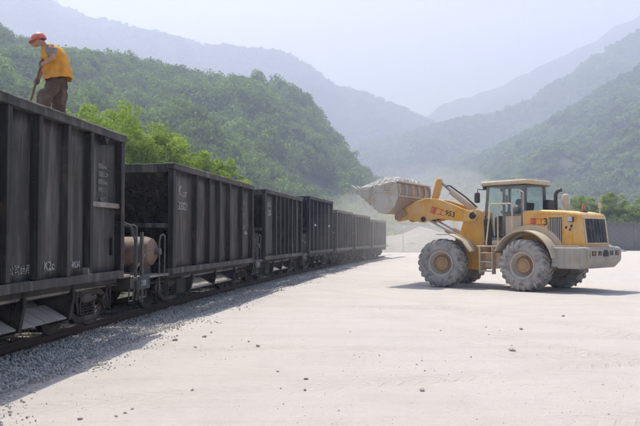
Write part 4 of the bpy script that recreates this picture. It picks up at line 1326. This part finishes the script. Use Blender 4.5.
def cab():
    hw = .66
    x0, x1, xk = -1.28, .10, .22
    zf, zr = 1.50, 3.27
    c = P(MB().box(x0,x1,-hw,hw,1.522,1.60), 'cab', 'cabpost', FR)
    def post(pts, w_=.045, nm='cab_post'):
        P(MB().tube(pts, w_, 4), nm, 'cabpost', FR, c, bevel=0, smooth=20)
    for s in (1,-1):
        post([(x1-.02,s*hw,1.55),(x1+.03,s*(hw-.0),2.1),(x1-.06,s*(hw-.03),zr)], .062)
        post([(-.55,s*hw,1.55),(-.55,s*(hw-.03),zr)], .052)
        post([(x0+.04,s*hw,1.55),(x0+.06,s*(hw-.03),zr)], .062)
        post([(x0,s*(hw-.01),2.32),(-.55,s*(hw-.01),2.32)], .03)
    post([(x1+.02,-hw,1.62),(x1+.02,hw,1.62)]); post([(x0,-hw,2.30),(x0,hw,2.30)])
    # glass panes, each its own
    def pane(v_, nm='window_pane'):
        mb = MB(); mb.add(v_, [(0,1,2,3)])
        o = P(mb, nm, 'glass', FR, c, bevel=0)
    for s in (1,-1):
        y = s*(hw-.02); y2 = s*(hw-.05)
        pane([(x1-.06,y,1.64),(-.50,y,1.64),(-.50,y2,zr-.03),(x1-.11,y2,zr-.03)])
        pane([(-.60,y,2.36),(x0+.11,y,2.36),(x0+.12,y2,zr-.03),(-.60,y2,zr-.03)])
        P(MB().add([(-.60,y,1.60),(x0+.06,y,1.60),(x0+.06,y,2.31),(-.60,y,2.31)], [(0,1,2,3)]), 'cab_side_panel', 'yellow_dusty', FR, c, bevel=0)
    pane([(x1,-hw+.06,1.66),(x1,hw-.06,1.66),(x1-.06,hw-.09,zr-.03),(x1-.06,-hw+.09,zr-.03)], 'windscreen')
    pane([(x0+.04,-hw+.06,2.34),(x0+.04,hw-.06,2.34),(x0+.06,hw-.09,zr-.03),(x0+.06,-hw+.09,zr-.03)], 'rear_window')
    P(MB().box(x0+.03,x0+.05,-hw+.05,hw-.05,1.60,2.30), 'cab_rear_panel', 'dark', FR, c)
    rf = P(MB().box(x0-.14,x1+.16,-hw-.10,hw+.10,3.272,3.42), 'roof', 'fender', FR, c, bevel=.06, seg=3)
    P(MB().box(x0-.10,x1+.12,-hw-.06,hw+.06,3.24,3.270), 'roof_lining', 'dark', FR, c)
    # interior
    P(MB().box(-.98,-.50,-.27,.27,1.60,1.90), 'seat_base', 'black', FR, c, bevel=.03)
    P(MB().box(-.98,-.44,-.27,.27,1.902,2.02), 'seat', 'black', FR, c, bevel=.05)
    P(MB().prism([(-.92,2.0),(-1.02,2.0),(-1.12,2.70),(-1.04,2.72)], 'y', -.25, .25), 'backrest', 'black', FR, c, bevel=.03)
    P(MB().prism([(-.02,1.60),(.04,1.60),(.04,2.25),(-.10,2.32),(-.12,2.26)], 'y', -.30, .30), 'dashboard', 'black', FR, c, bevel=.03)
    sw = MB(); Ms = TR(-.24,0,2.36) @ Matrix.Rotation(R(-32), 4, 'Y')
    ring = [Ms @ Vector((.20*math.cos(a*math.pi/12), .20*math.sin(a*math.pi/12), 0)) for a in range(25)]
    sw.tube(ring, .016, 6)
    for a in (0, 2.1, 4.2): sw.tube([Ms @ Vector((0,0,-.03)), Ms @ Vector((.2*math.cos(a), .2*math.sin(a), 0))], .012, 5)
    sw.tube([Ms @ Vector((0,0,-.02)), Vector((-.06,0,2.1))], .025, 6)
    P(sw, 'steering_wheel', 'black', FR, c, bevel=0)
    # mirrors and rear box
    mi = P(MB().tube([(x1+.02,hw+.05,3.15),(x1+.18,hw+.20,3.17),(x1+.20,hw+.22,3.0)], .018, 6), 'mirror_arm', 'dark', FR, c, bevel=0)
    P(MB().box(x1+.12,x1+.24,hw+.14,hw+.34,2.72,3.06), 'mirror', 'dark', FR, c, bevel=.04)
    P(MB().box(x1+.12,x1+.24,-hw-.34,-hw-.14,2.72,3.06), 'mirror', 'dark', FR, c, bevel=.04)
    P(MB().box(-1.62,-1.42,-.62,-.18,2.44,2.80), 'rear_mirror_box', 'dark', FR, c, bevel=.03)
    for s in (.5,-.5): 
        P(MB().lathe([(0,.02),(.0,.075),(-.09,.06),(-.1,.02)], (x1+.19,s,3.22), 'x', 12), 'roof_lamp', 'dark', FR, c, bevel=0)
cab()
# battery and tank boxes between the wheels
for s in (1,-1):
    P(MB().box(-.62,-.04,s*.75-.22,s*.75+.22,.62,1.14), 'tank_box', 'yellow_dusty', FR, bevel=.04)
P(MB().lathe([(-.1,.10),(-.1,.16),(.1,.16),(.1,.10)], (0,0,0), 'z', 14), 'pivot_pin', 'dark', TR(0,0,1.1), bevel=0)
P(MB().lathe([(-.1,.10),(-.1,.16),(.1,.16),(.1,.10)], (0,0,0), 'z', 14), 'pivot_pin', 'dark', TR(0,0,.72), bevel=0)
hs = MB()
for k in range(5):
    y = .28 + k*.07
    hs.tube([(-.05,y,1.22+.05*k),(.15,y+.06,1.10+.06*k),(.34,y+.05,1.25+.09*k),(.5,y-.04,1.45+.05*k)], .022, 6)
P(hs, 'hydraulic_hoses', 'hose', FR, bevel=0)

# ---- front half
for s in (1, -1):
    P(MB().prism([(.10,.72),(.10,1.15),(.34,1.45),(.42,2.42),(.58,2.52),(.86,2.50),(1.02,2.36),(1.28,1.55),(2.05,1.25),(2.15,.85),(1.1,.58),(.5,.52)], 'y', s*.50-.035, s*.50+.035), 'frame_plate', 'yellow', FF, bevel=.01)
P(MB().prism([(.15,.80),(.4,1.3),(1.2,1.35),(2.05,1.15),(2.05,.8),(.5,.62)], 'y', -.46, .46), 'front_frame', 'yellow_dusty', FF)
P(MB().box(.46,.80,-.46,.46,1.9,2.3), 'frame_bridge', 'yellow_dusty', FF)
P(MB().prism([(.08,1.18),(.34,1.50),(.38,2.2),(.16,2.2),(.04,1.5)], 'y', .536, .66), 'valve_cover', 'dark', FF, bevel=.02)
for s in (1, -1):
    y0, y1 = (.56, 1.36) if s > 0 else (-1.36, -.56)
    mb = MB()
    poly = [(1.75,1.72),(1.30,1.72),(.86,1.52),(.60,1.16),(.63,1.14),(.89,1.49),(1.31,1.685),(1.75,1.685)]
    mb.prism(poly, 'y', y0, y1)
    P(mb, 'front_fender', 'fender', FF, bevel=.008)
    P(MB().prism([(1.0,1.2),(1.25,1.2),(1.4,1.68),(.98,1.55)], 'y', min(s*.54,s*.58), max(s*.54,s*.58)), 'fender_bracket', 'yellow_dusty', FF)
# lift arms
arm = [(.56,2.30),(.66,2.44),(.86,2.48),(1.10,2.56),(1.50,2.74),(1.95,2.90),(2.35,2.93),(2.75,2.82),(3.15,2.60),(3.42,2.46),(3.52,2.34),(3.50,2.22),(3.36,2.14),(2.95,2.22),(2.60,2.12),(2.44,2.10),(2.32,2.16),(1.90,2.24),(1.30,2.14),(.90,2.12),(.66,2.14)]
for s in (1, -1):
    a = P(MB().prism(arm, 'y', s*.60-.05, s*.60+.05), 'lift_arm', 'yellow', FF, bevel=.012)
    for x, z, r_ in ((.74,2.31,.11),(2.45,2.22,.09),(3.40,2.30,.10)):
        P(MB().lathe([(-.075,.01),(-.075,r_),(.075,r_),(.075,.01)], (x,s*.60,z), 'y', 16), 'pivot_pin', 'dark', FF, a, bevel=0)
    if s > 0:
        ang = math.atan2(-.30, 1.0)
        ca, sa = math.cos(-.27), math.sin(-.27)
        ex = Vector((-ca, 0, sa)); ez = Vector((sa, 0, ca))
        def put(me, x, z, mat): link('lettering', me, M[mat], a, frame((x, .6525, z), ex, ez, (0,1,0)))
        fr_ = MB()
        put(text_mesh('厦工', .26, .002, .002), 2.22, 2.46, 'red_letters')
        put(text_mesh('953', .24, .002, .005), 1.70, 2.36, 'black_letters')
    # lift cylinders
    cy_ = P(MB().tube([(1.05,s*.38,1.48),(1.75,s*.38,1.86)], .085, 14), 'lift_cylinder', 'yellow_dusty', FF, bevel=0)
    P(MB().tube([(1.72,s*.38,1.845),(2.46,s*.38,2.24)], .045, 12), 'piston_rod', 'steel', FF, cy_, bevel=0)
    P(MB().box(2.36,2.56,s*.38-.05,s*.6-s*.04 if s > 0 else s*.38+.05,2.16,2.30) if s > 0 else MB().box(2.36,2.56,-.56,-.33,2.16,2.30), 'cylinder_lug', 'dark', FF, cy_)
P(MB().tube([(2.25,-.56,2.62),(2.25,.56,2.62)], .13, 14), 'arm_crossbeam', 'yellow_dusty', FF, bevel=0)
for s in (1,-1): P(MB().prism([(2.05,2.55),(2.20,2.9),(2.38,2.9),(2.5,2.55)], 'y', s*.16-.03, s*.16+.03), 'rocker_bracket', 'yellow', FF)
rk = P(MB().prism([(2.00,3.50),(2.04,3.62),(2.14,3.64),(2.22,3.54),(2.38,2.95),(2.62,2.42),(2.66,2.22),(2.56,2.14),(2.44,2.22),(2.30,2.70),(2.12,3.05)], 'y', -.10, .10), 'rocker_arm', 'yellow', FF, bevel=.02)
tc = P(MB().tube([(.86,0,2.52),(1.70,0,3.18)], .105, 16), 'tilt_cylinder', 'yellow_dusty', FF, bevel=0)
P(MB().tube([(1.66,0,3.15),(2.10,0,3.56)], .05, 12), 'piston_rod', 'steel', FF, tc, bevel=0)
th = MB()
for y in (-.06,.06): th.tube([(.8,y,2.62),(1.2,y,2.98),(1.75,y,3.38),(1.86,y,3.36)], .018, 6)
P(th, 'tilt_hoses', 'hose', FF, tc, bevel=0)
P(MB().tube([(2.56,0,2.22),(3.12,0,2.62)], .06, 10), 'bucket_link', 'yellow_dusty', FF, bevel=0)
# head lamps on the front frame
for s in (1,-1):
    lp = P(MB().tube([(.62,s*.56,2.3),(.62,s*.95,2.35),(.62,s*.95,2.45)], .02, 6), 'lamp_stalk', 'dark', FF, bevel=0)

# ---- bucket
def bucket():
    inner = [(3.11,3.45),(3.05,3.20),(3.06,2.92),(3.17,2.66),(3.36,2.48),(3.58,2.43),(3.74,2.52),(4.62,3.24)]
    th = .035
    c = Vector((3.8, 3.1))
    mb = MB(); hw = 1.48
    outer = []
    for i, p in enumerate(inner):
        a = Vector(inner[max(0,i-1)]); b_ = Vector(inner[min(len(inner)-1,i+1)])
        d = (b_-a).normalized(); nrm = Vector((d.y, -d.x))
        q = Vector(p) + (nrm if nrm.dot(Vector(p)-c) > 0 else -nrm)*th
        outer.append(tuple(q))
    mb.prism(inner + outer[::-1], 'y', -hw, hw)
    b0 = P(mb, 'bucket', 'bucket_back', FF, bevel=0, smooth=50)
    for s in (1,-1):
        y0 = s*hw; y1 = s*(hw+.035)
        P(MB().prism(outer[:-1] + [(4.64,3.215),(4.63,3.27),(3.95,3.30),(3.30,3.47)], 'y', min(y0,y1), max(y0,y1)), 'side_plate', 'bucket', FF, b0, bevel=.006)
        P(MB().prism([(3.98,3.20),(4.66,3.20),(4.66,3.28),(3.98,3.315)], 'y', min(y1,y1+s*.02), max(y1,y1+s*.02)), 'side_cutter', 'bucket', FF, b0, bevel=.005)
        P(MB().prism([(3.14,3.10),(3.9,3.12),(3.9,3.16),(3.14,3.145)], 'y', min(y1,y1+s*.03), max(y1,y1+s*.03)), 'wear_strip', 'bucket', FF, b0, bevel=.005)
        for k in range(6):
            t = k/5; x = 3.70+.80*t; z = 2.47+.655*t
            P(MB().box(-.045,.045,min(y0,y1+s*.02),max(y0,y1+s*.02),-.045,-.0, TR(x,0,z) @ Matrix.Rotation(-math.atan2(.72,.88), 4, 'Y')), 'heel_lug', 'bucket', FF, b0, bevel=.006)
    # ribs on the upper back
    for k in range(6):
        y = -1.40 + 2.80*k/5
        P(MB().prism([(3.075,3.44),(2.97,3.40),(2.955,3.12),(3.02,3.0)], 'y', y-.03, y+.03), 'back_rib', 'bucket', FF, b0, bevel=.008)
    P(MB().box(2.98,3.14,-hw,hw,3.452,3.50), 'spill_edge', 'bucket', FF, b0, bevel=.012)
    P(MB().box(2.985,3.02,-hw,hw,2.97,3.02), 'back_stiffener', 'bucket', FF, b0, bevel=.008)
    for y in (-.66,-.54,.54,.66,-.12,.12):
        zc = 2.3 if abs(y) > .3 else 2.62
        P(MB().prism([(3.16,zc+.30),(3.02,zc+.10),(3.30,zc-.10),(3.46,zc-.08),(3.50,zc+.08),(3.34,zc+.16)] if abs(y) > .3 else [(3.04,2.9),(2.98,2.66),(3.06,2.55),(3.18,2.62)], 'y', y-.025, y+.025), 'hinge_lug', 'bucket_back', FF, b0, bevel=.006)
    for k in range(8):                      # teeth along the lip
        y = -1.36 + 2.72*k/7
        P(MB().prism([(4.50,3.10),(4.62,3.17),(4.84,3.40),(4.80,3.42),(4.52,3.24),(4.44,3.14)], 'y', y-.045, y+.045), 'tooth', 'bucket', FF, b0, bevel=.008)
bucket()
def bucket_load():
    rnd = random.Random(77); pts = []
    mb = MB(); nx, ny = 16, 30
    def top(x, y):
        t = (x-3.11)/(4.60-3.11)
        base = 3.43 + (3.22-3.43)*t
        cr = max(0, 1-(abs(y)/1.55)**3)*math.sin(math.pi*min(1,max(0,t*.86+.1)))
        return base + .36*cr - .05 + .05*noise.noise(Vector((x*4, y*4, 1)))
    for i in range(nx+1):
        for j in range(ny+1):
            x = 3.12 + 1.44*i/nx; y = -1.47 + 2.94*j/ny
            mb.v.append((x, y, top(x, y)))
    for i in range(nx):
        for j in range(ny): mb.f.append((i*(ny+1)+j, (i+1)*(ny+1)+j, (i+1)*(ny+1)+j+1, i*(ny+1)+j+1))
    Mw = TR(*J) @ FF
    core = mb.mesh('bucket_stone', 50, fix=False)
    for _ in range(2200):
        x = 3.14 + 1.42*rnd.random(); y = rnd.uniform(-1.45, 1.45)
        p = Mw @ Vector((x, y, top(x, y) + rnd.uniform(-.02,.03)))
        pts.append((p.x, p.y, p.z, rnd.uniform(.03,.095), tuple(rnd.uniform(0,6.28) for _ in range(3))))
    scatter('bucket_gravel', 'crushed stone heaped in the raised loader bucket', pts, [m.copy() for m in ROCKS], M['load'])
    o = link('bucket_stone', core, M['load'], None, Mw); tag(o, 'bed of crushed stone inside the raised bucket', kind='stuff')
bucket_load()

# ================================================================== people
def skin_mesh(name, nodes, edges, root, sub=2):
    keys = list(nodes)
    me = bpy.data.meshes.new(name)
    me.from_pydata([nodes[k][:3] for k in keys], [(keys.index(a), keys.index(b_)) for a, b_ in edges], [])
    o = bpy.data.objects.new(name, me); COL.objects.link(o)
    md = o.modifiers.new('skin', 'SKIN'); md.branch_smoothing = .6; md.use_smooth_shade = True
    for k, sv in zip(keys, me.skin_vertices[0].data):
        r = nodes[k][3]; sv.radius = r if isinstance(r, tuple) else (r, r)
        sv.use_root = (k == root)
    ss = o.modifiers.new('sub', 'SUBSURF'); ss.levels = sub; ss.render_levels = sub
    bpy.context.view_layer.update()
    out = bpy.data.meshes.new_from_object(o.evaluated_get(bpy.context.evaluated_depsgraph_get()))
    bpy.data.objects.remove(o); bpy.data.meshes.remove(me)
    out.name = name
    out.polygons.foreach_set('use_smooth', [True]*len(out.polygons))
    return out
def wrinkle(me, amt, freq, seed):
    for v_ in me.vertices:
        n = noise.noise_vector(Vector((v_.co.x*freq, v_.co.y*freq, v_.co.z*freq*.7)) + Vector((seed,0,0)))
        v_.co += n*amt
def rings_along(pts, n=20):
    """pts: (x,y,z, r_forward, r_side)"""
    out = []
    C = [Vector(p[:3]) for p in pts]
    for i, p in enumerate(pts):
        d = (C[min(i+1,len(C)-1)] - C[max(i-1,0)]).normalized()
        side = Vector((0,1,0)); fw = side.cross(d).normalized(); side = d.cross(fw).normalized()
        out.append([C[i] + fw*p[3]*math.cos(2*math.pi*k/n) + side*p[4]*math.sin(2*math.pi*k/n) for k in range(n)])
    return out
def body_edges():
    return [('pelvis','waist'),('waist','chest'),('chest','upper'),('upper','neck'),('neck','skull'),('skull','crown'),('skull','face'),('face','chin'),('face','nose'),
            ('skull','earl'),('skull','earr'),
            ('upper','shl'),('shl','ell'),('ell','wrl'),('wrl','hal'),('upper','shr'),('shr','elr'),('elr','wrr'),('wrr','har'),
            ('pelvis','hil'),('hil','knl'),('knl','anl'),('anl','tol'),('pelvis','hir'),('hir','knr'),('knr','anr'),('anr','tor')]
def grip(parent, c, axis, out, mat, s=1):
    """gloved hand closed round a bar: palm on the 'out' side, four fingers and a thumb wrapped round it"""
    c = Vector(c); axis = Vector(axis).normalized(); out = Vector(out); out = (out - axis*out.dot(axis)).normalized()
    side = axis.cross(out); mb = MB()
    rg = []
    for k, (t, a_, b_) in enumerate([(-.050,.022,.016),(-.045,.036,.022),(0,.042,.024),(.04,.038,.022),(.046,.022,.014)]):
        rg.append([c + axis*t + out*(.034 + b_*math.cos(2*math.pi*q/12)) + side*a_*math.sin(2*math.pi*q/12) for q in range(12)])
    mb.loft(rg)
    for k, (ln, rr_) in enumerate([(2.6,.0105),(3.0,.011),(2.9,.011),(2.4,.0095)]):
        t = -.036 + k*.024
        pts = [c + axis*t + (out*math.cos(s*a) + side*math.sin(s*a))*.030 for a in [(.35 + ln*q/6) for q in range(7)]]
        mb.tube(pts, [rr_, rr_, rr_, rr_, rr_*.95, rr_*.9, rr_*.6], 7)
    pts = [c + axis*(.02 + .008*q) + (out*math.cos(-s*a) + side*math.sin(-s*a))*.032 for q, a in enumerate((.5,1.0,1.5,2.0))]
    mb.tube(pts, [.014,.0135,.012,.008], 7)
    return mb.build('glove', M[mat], parent, smooth=60)

def worker():
    feet = Vector(((58-320)/F640*11.75, 11.75, 3.36))
    Mx = TR(*feet) @ RZ(R(187))
    wk = thing('person', 'worker in red helmet and orange vest shovelling atop the nearest wagon', 'person', Mx)
    n = {'pelvis':(.03,0,.93,(.105,.125)),'waist':(.06,0,1.07,(.10,.125)),'chest':(.10,0,1.28,(.115,.145)),'upper':(.17,0,1.41,(.085,.10)),'neck':(.235,0,1.475,.060),
         'skull':(.345,0,1.580,.090),'crown':(.365,0,1.640,.074),'face':(.415,0,1.540,.068),'chin':(.420,0,1.468,.040),'nose':(.488,0,1.535,.016),
         'earl':(.335,.092,1.555,.018),'earr':(.335,-.092,1.555,.018),
         'shl':(.12,.185,1.42,.060),'ell':(.035,.305,1.225,.050),'wrl':(.215,.205,1.15,.036),'hal':(.265,.15,1.13,.028),
         'shr':(.22,-.18,1.38,.060),'elr':(.36,-.24,1.12,.043),'wrr':(.395,-.12,.93,.030),'har':(.40,-.06,.87,.028),
         'hil':(.05,.095,.88,.088),'knl':(.26,.14,.51,.060),'anl':(.15,.15,.10,.042),'tol':(.33,.16,.045,.036),
         'hir':(.01,-.095,.88,.088),'knr':(.06,-.12,.48,.060),'anr':(-.06,-.12,.09,.042),'tor':(.11,-.13,.045,.036)}
    link('body', skin_mesh('body', n, body_edges(), 'pelvis'), M['skin'], wk)
    # trousers
    t = {'w':(.05,0,1.04,(.125,.155)),'p':(.03,0,.93,(.135,.16)),'hl':(.05,.10,.86,.13),'ml':(.15,.12,.70,.13),'kl':(.255,.14,.51,.118),'cl':(.20,.145,.31,.105),'al':(.15,.15,.12,.070),
         'hr':(.01,-.10,.86,.13),'mr':(.03,-.11,.68,.128),'kr':(.05,-.12,.48,.115),'cr':(-.0,-.12,.28,.105),'ar':(-.06,-.12,.12,.070)}
    me = skin_mesh('trousers', t, [('w','p'),('p','hl'),('hl','ml'),('ml','kl'),('kl','cl'),('cl','al'),('p','hr'),('hr','mr'),('mr','kr'),('kr','cr'),('cr','ar')], 'p', 3)
    wrinkle(me, .030, 10, 3); wrinkle(me, .018, 22, 8)
    link('trousers', me, M['trousers'], wk)
    # shirt under the vest, with short sleeves
    me = skin_mesh('shirt', {'w':(.02,0,1.04,(.125,.15)),'c':(.10,0,1.28,(.135,.165)),'u':(.165,0,1.40,(.105,.12)),'n':(.225,0,1.465,.068),'sl':(.12,.19,1.42,.098),'el':(.055,.285,1.265,.086),'sr':(.22,-.18,1.38,.085),'er':(.31,-.225,1.22,.074)},
        [('w','c'),('c','u'),('u','n'),('u','sl'),('sl','el'),('u','sr'),('sr','er')], 'c', 2)
    wrinkle(me, .012, 11, 5); link('shirt', me, M['shirt'], wk)
    # vest: loose, open at the hem
    key = [(.015,0,.925,.195,.225),(.025,0,.985,.195,.224),(.04,0,1.06,.194,.218),(.07,0,1.17,.192,.215),(.10,0,1.29,.192,.212),(.14,0,1.37,.170,.195),(.18,0,1.43,.130,.165),(.21,0,1.47,.098,.115)]
    pts = []
    for k in range(29):
        u = k/28*(len(key)-1); i_ = min(int(u), len(key)-2); f_ = u-i_
        pts.append(tuple(a_*(1-f_)+b_*f_ for a_, b_ in zip(key[i_], key[i_+1])))
    rg = rings_along(pts, 56)
    mb = MB().loft(rg, cap=False); me = mb.mesh('vest', 80)
    def folds(me_):
        for v_ in me_.vertices:
            c_ = v_.co; nn = Vector((c_.x-.05, c_.y, 0)); nn.normalize()
            a_ = math.atan2(nn.y, nn.x)
            w1 = noise.noise(Vector((a_*2.2 + c_.z*3.0, c_.z*4.5, 2.0)))
            w2 = 1-abs(noise.noise(Vector((a_*3.6 - c_.z*9, c_.z*7, 7.0))))*2
            k_ = 1.25 - (c_.z-.9)*1.1
            v_.co += nn*(.034*w1 + .026*w2)*k_ + Vector((0,0,.012*w1*(c_.z < .93)))
    folds(me)
    o = link('vest', me, M['vest'], wk); so = o.modifiers.new('thick','SOLIDIFY'); so.thickness = .008; so.offset = 1
        # helmet with brim
    hp = [( -.035,.128),(-.03,.140),(.0,.138),(.04,.130),(.08,.110),(.11,.078),(.128,.04),(.132,.005)]
    mb = MB().lathe([(z, r_) for z, r_ in hp], ax='z', n=28)
    for i, (x, y, z) in enumerate(mb.v): mb.v[i] = (x*1.12, y*.96, z)
    br = MB(); rg = []
    for k in range(15):
        a = R(-75 + 150*k/14); rr_ = .145; e = .052*math.cos(a*1.1)
        rg.append([(rr_*1.08*math.cos(a), rr_*.97*math.sin(a), -.028), ((rr_*1.08+e)*math.cos(a), (rr_*.97+e)*math.sin(a), -.045), ((rr_*1.08+e)*math.cos(a), (rr_*.97+e)*math.sin(a), -.037), (rr_*1.08*math.cos(a), rr_*.97*math.sin(a), -.018)])
    br.loft(rg)
    Mh = TR(.354,0,1.617) @ Matrix.Rotation(R(16), 4, 'Y') @ Matrix.Diagonal((.83,.86,.80,1))
    h = mb.build('helmet', M['helmet'], wk, Mh, smooth=50)
    br.build('helmet_brim', M['helmet'], h, smooth=50)
    hr_ = MB().lathe([(-.085,.02),(-.08,.07),(-.04,.098),(.0,.10),(.02,.05)], ax='z', n=18)
    for i, (x, y, z) in enumerate(hr_.v): hr_.v[i] = (x*.9-.03, y*.97, z)
    hr_.build('hair', M['hair'], wk, Mh, smooth=60)
    d = Vector((.15,-.22,-.30)).normalized(); g0 = Vector((.262,.150,1.155))
    A = g0 - d*.10; gr = g0 + d*.34
    grip(wk, g0, d, (-.5,.7,.3), 'glove'); grip(wk, gr, d, (-.3,-.5,.5), 'glove', -1)
    for k, (an, to) in enumerate((('anl','tol'),('anr','tor'))):
        a_, b_ = Vector(n[an][:3]), Vector(n[to][:3])
        f = (b_-a_); f.z = 0; f.normalize(); mb = MB()
        base = Vector((a_.x, a_.y, 0))
        mb.loft([[base + f*x + Vector((0, y_*w_, z)) for y_, z in ((-1,.0),(1,.0),(1,h_*.6),(.5,h_),(-.5,h_),(-1,h_*.6))] for x, w_, h_ in ((-.09,.03,.06),(-.07,.042,.12),(0,.048,.15),(.10,.05,.085),(.19,.045,.06),(.22,.03,.04))])
        mb.tube([a_ + Vector((0,0,-.0)), a_ + Vector((0,0,.10))], .058, 10)
        mb.build('boot', M['boot'], wk, smooth=50)
    # shovel is a thing of its own
    sh = thing('shovel', 'wooden handled shovel held by the worker on the wagon', 'shovel', Mx)
    end = A + d*1.15
    MB().tube([A, A + d*.6, end], [.017,.018,.019], 10).build('handle', M['wood'], sh)
    e1 = d.cross(Vector((0,0,1))).normalized(); e2 = d.cross(e1)
    bl = MB(); rg = []
    for t_, w_ in ((0,.04),(.03,.09),(.10,.115),(.20,.105),(.27,.05)):
        rg.append([end + d*(t_-.04) + e1*w_*q + e2*(.028*(q*q)*(-1) + o_) for q in (-1,-.5,0,.5,1) for o_ in (0,)] + [end + d*(t_-.04) + e1*w_*q + e2*(.028*(q*q)*(-1) + .006) for q in (1,.5,0,-.5,-1)])
    bl.loft(rg); bl.build('blade', M['shovel_steel'], sh, smooth=40)
worker()

def driver():
    Mx = TR(*J) @ FR @ TR(-.72,0,2.02)
    dr = thing('person', 'driver in dark jacket with pale sleeves sitting in the loader cab', 'person', Mx)
    n = {'pelvis':(0,0,.08,(.115,.14)),'waist':(-.03,0,.22,(.11,.135)),'chest':(-.02,0,.40,(.12,.15)),'upper':(.0,0,.52,(.085,.10)),'neck':(.02,0,.60,.052),
         'skull':(.04,0,.725,.088),'crown':(.035,0,.78,.075),'face':(.105,0,.70,.064),'chin':(.11,0,.635,.036),'nose':(.175,0,.70,.014),'earl':(.035,.088,.70,.016),'earr':(.035,-.088,.70,.016),
         'shl':(.0,.19,.52,.062),'ell':(.12,.29,.30,.045),'wrl':(.33,.20,.345,.032),'hal':(.41,.16,.36,.030),
         'shr':(.0,-.19,.52,.062),'elr':(.12,-.29,.30,.045),'wrr':(.33,-.20,.345,.032),'har':(.41,-.16,.36,.030),
         'hil':(.05,.10,.08,.09),'knl':(.42,.14,.10,.065),'anl':(.46,.14,-.32,.045),'tol':(.60,.15,-.37,.036),
         'hir':(.05,-.10,.08,.09),'knr':(.42,-.14,.10,.065),'anr':(.46,-.14,-.32,.045),'tor':(.60,-.15,-.37,.036)}
    link('body', skin_mesh('body', n, body_edges(), 'pelvis'), M['skin'], dr)
    rg = rings_along([(-.0,0,.06,.15,.18),(-.03,0,.2,.145,.175),(-.03,0,.38,.15,.185),(-.01,0,.50,.13,.17),(.01,0,.57,.075,.09)], 20)
    me = MB().loft(rg).mesh('jacket', 70); wrinkle(me, .012, 10, 2); link('jacket', me, M['blue_shirt'], dr)
    for s in ('l','r'):
        a, b_, c = (Vector(n[k+s][:3]) for k in ('sh','el','wr'))
        MB().tube([a, a.lerp(b_,.5), b_, b_.lerp(c,.5), c], [.085,.075,.066,.056,.046], 12).build('sleeve', M['pale_sleeve'], dr, smooth=60)
        hp, kn, an = (Vector(n[k+s][:3]) for k in ('hi','kn','an'))
        MB().tube([hp, hp.lerp(kn,.5), kn, kn.lerp(an,.5), an], [.11,.10,.085,.075,.065], 12).build('trouser_leg', M['blue_shirt'], dr, smooth=60)
        grip(dr, n['ha'+s][:3], (.5, .25 if s == 'l' else -.25, .3), (-.6,0,.5), 'skin', 1 if s == 'l' else -1)
    hr_ = MB().lathe([(-.06,.085),(-.02,.10),(.03,.095),(.07,.06),(.085,.01)], ax='z', n=18).build('hair', M['hair'], dr, TR(.025,0,.745), smooth=60)
driver()
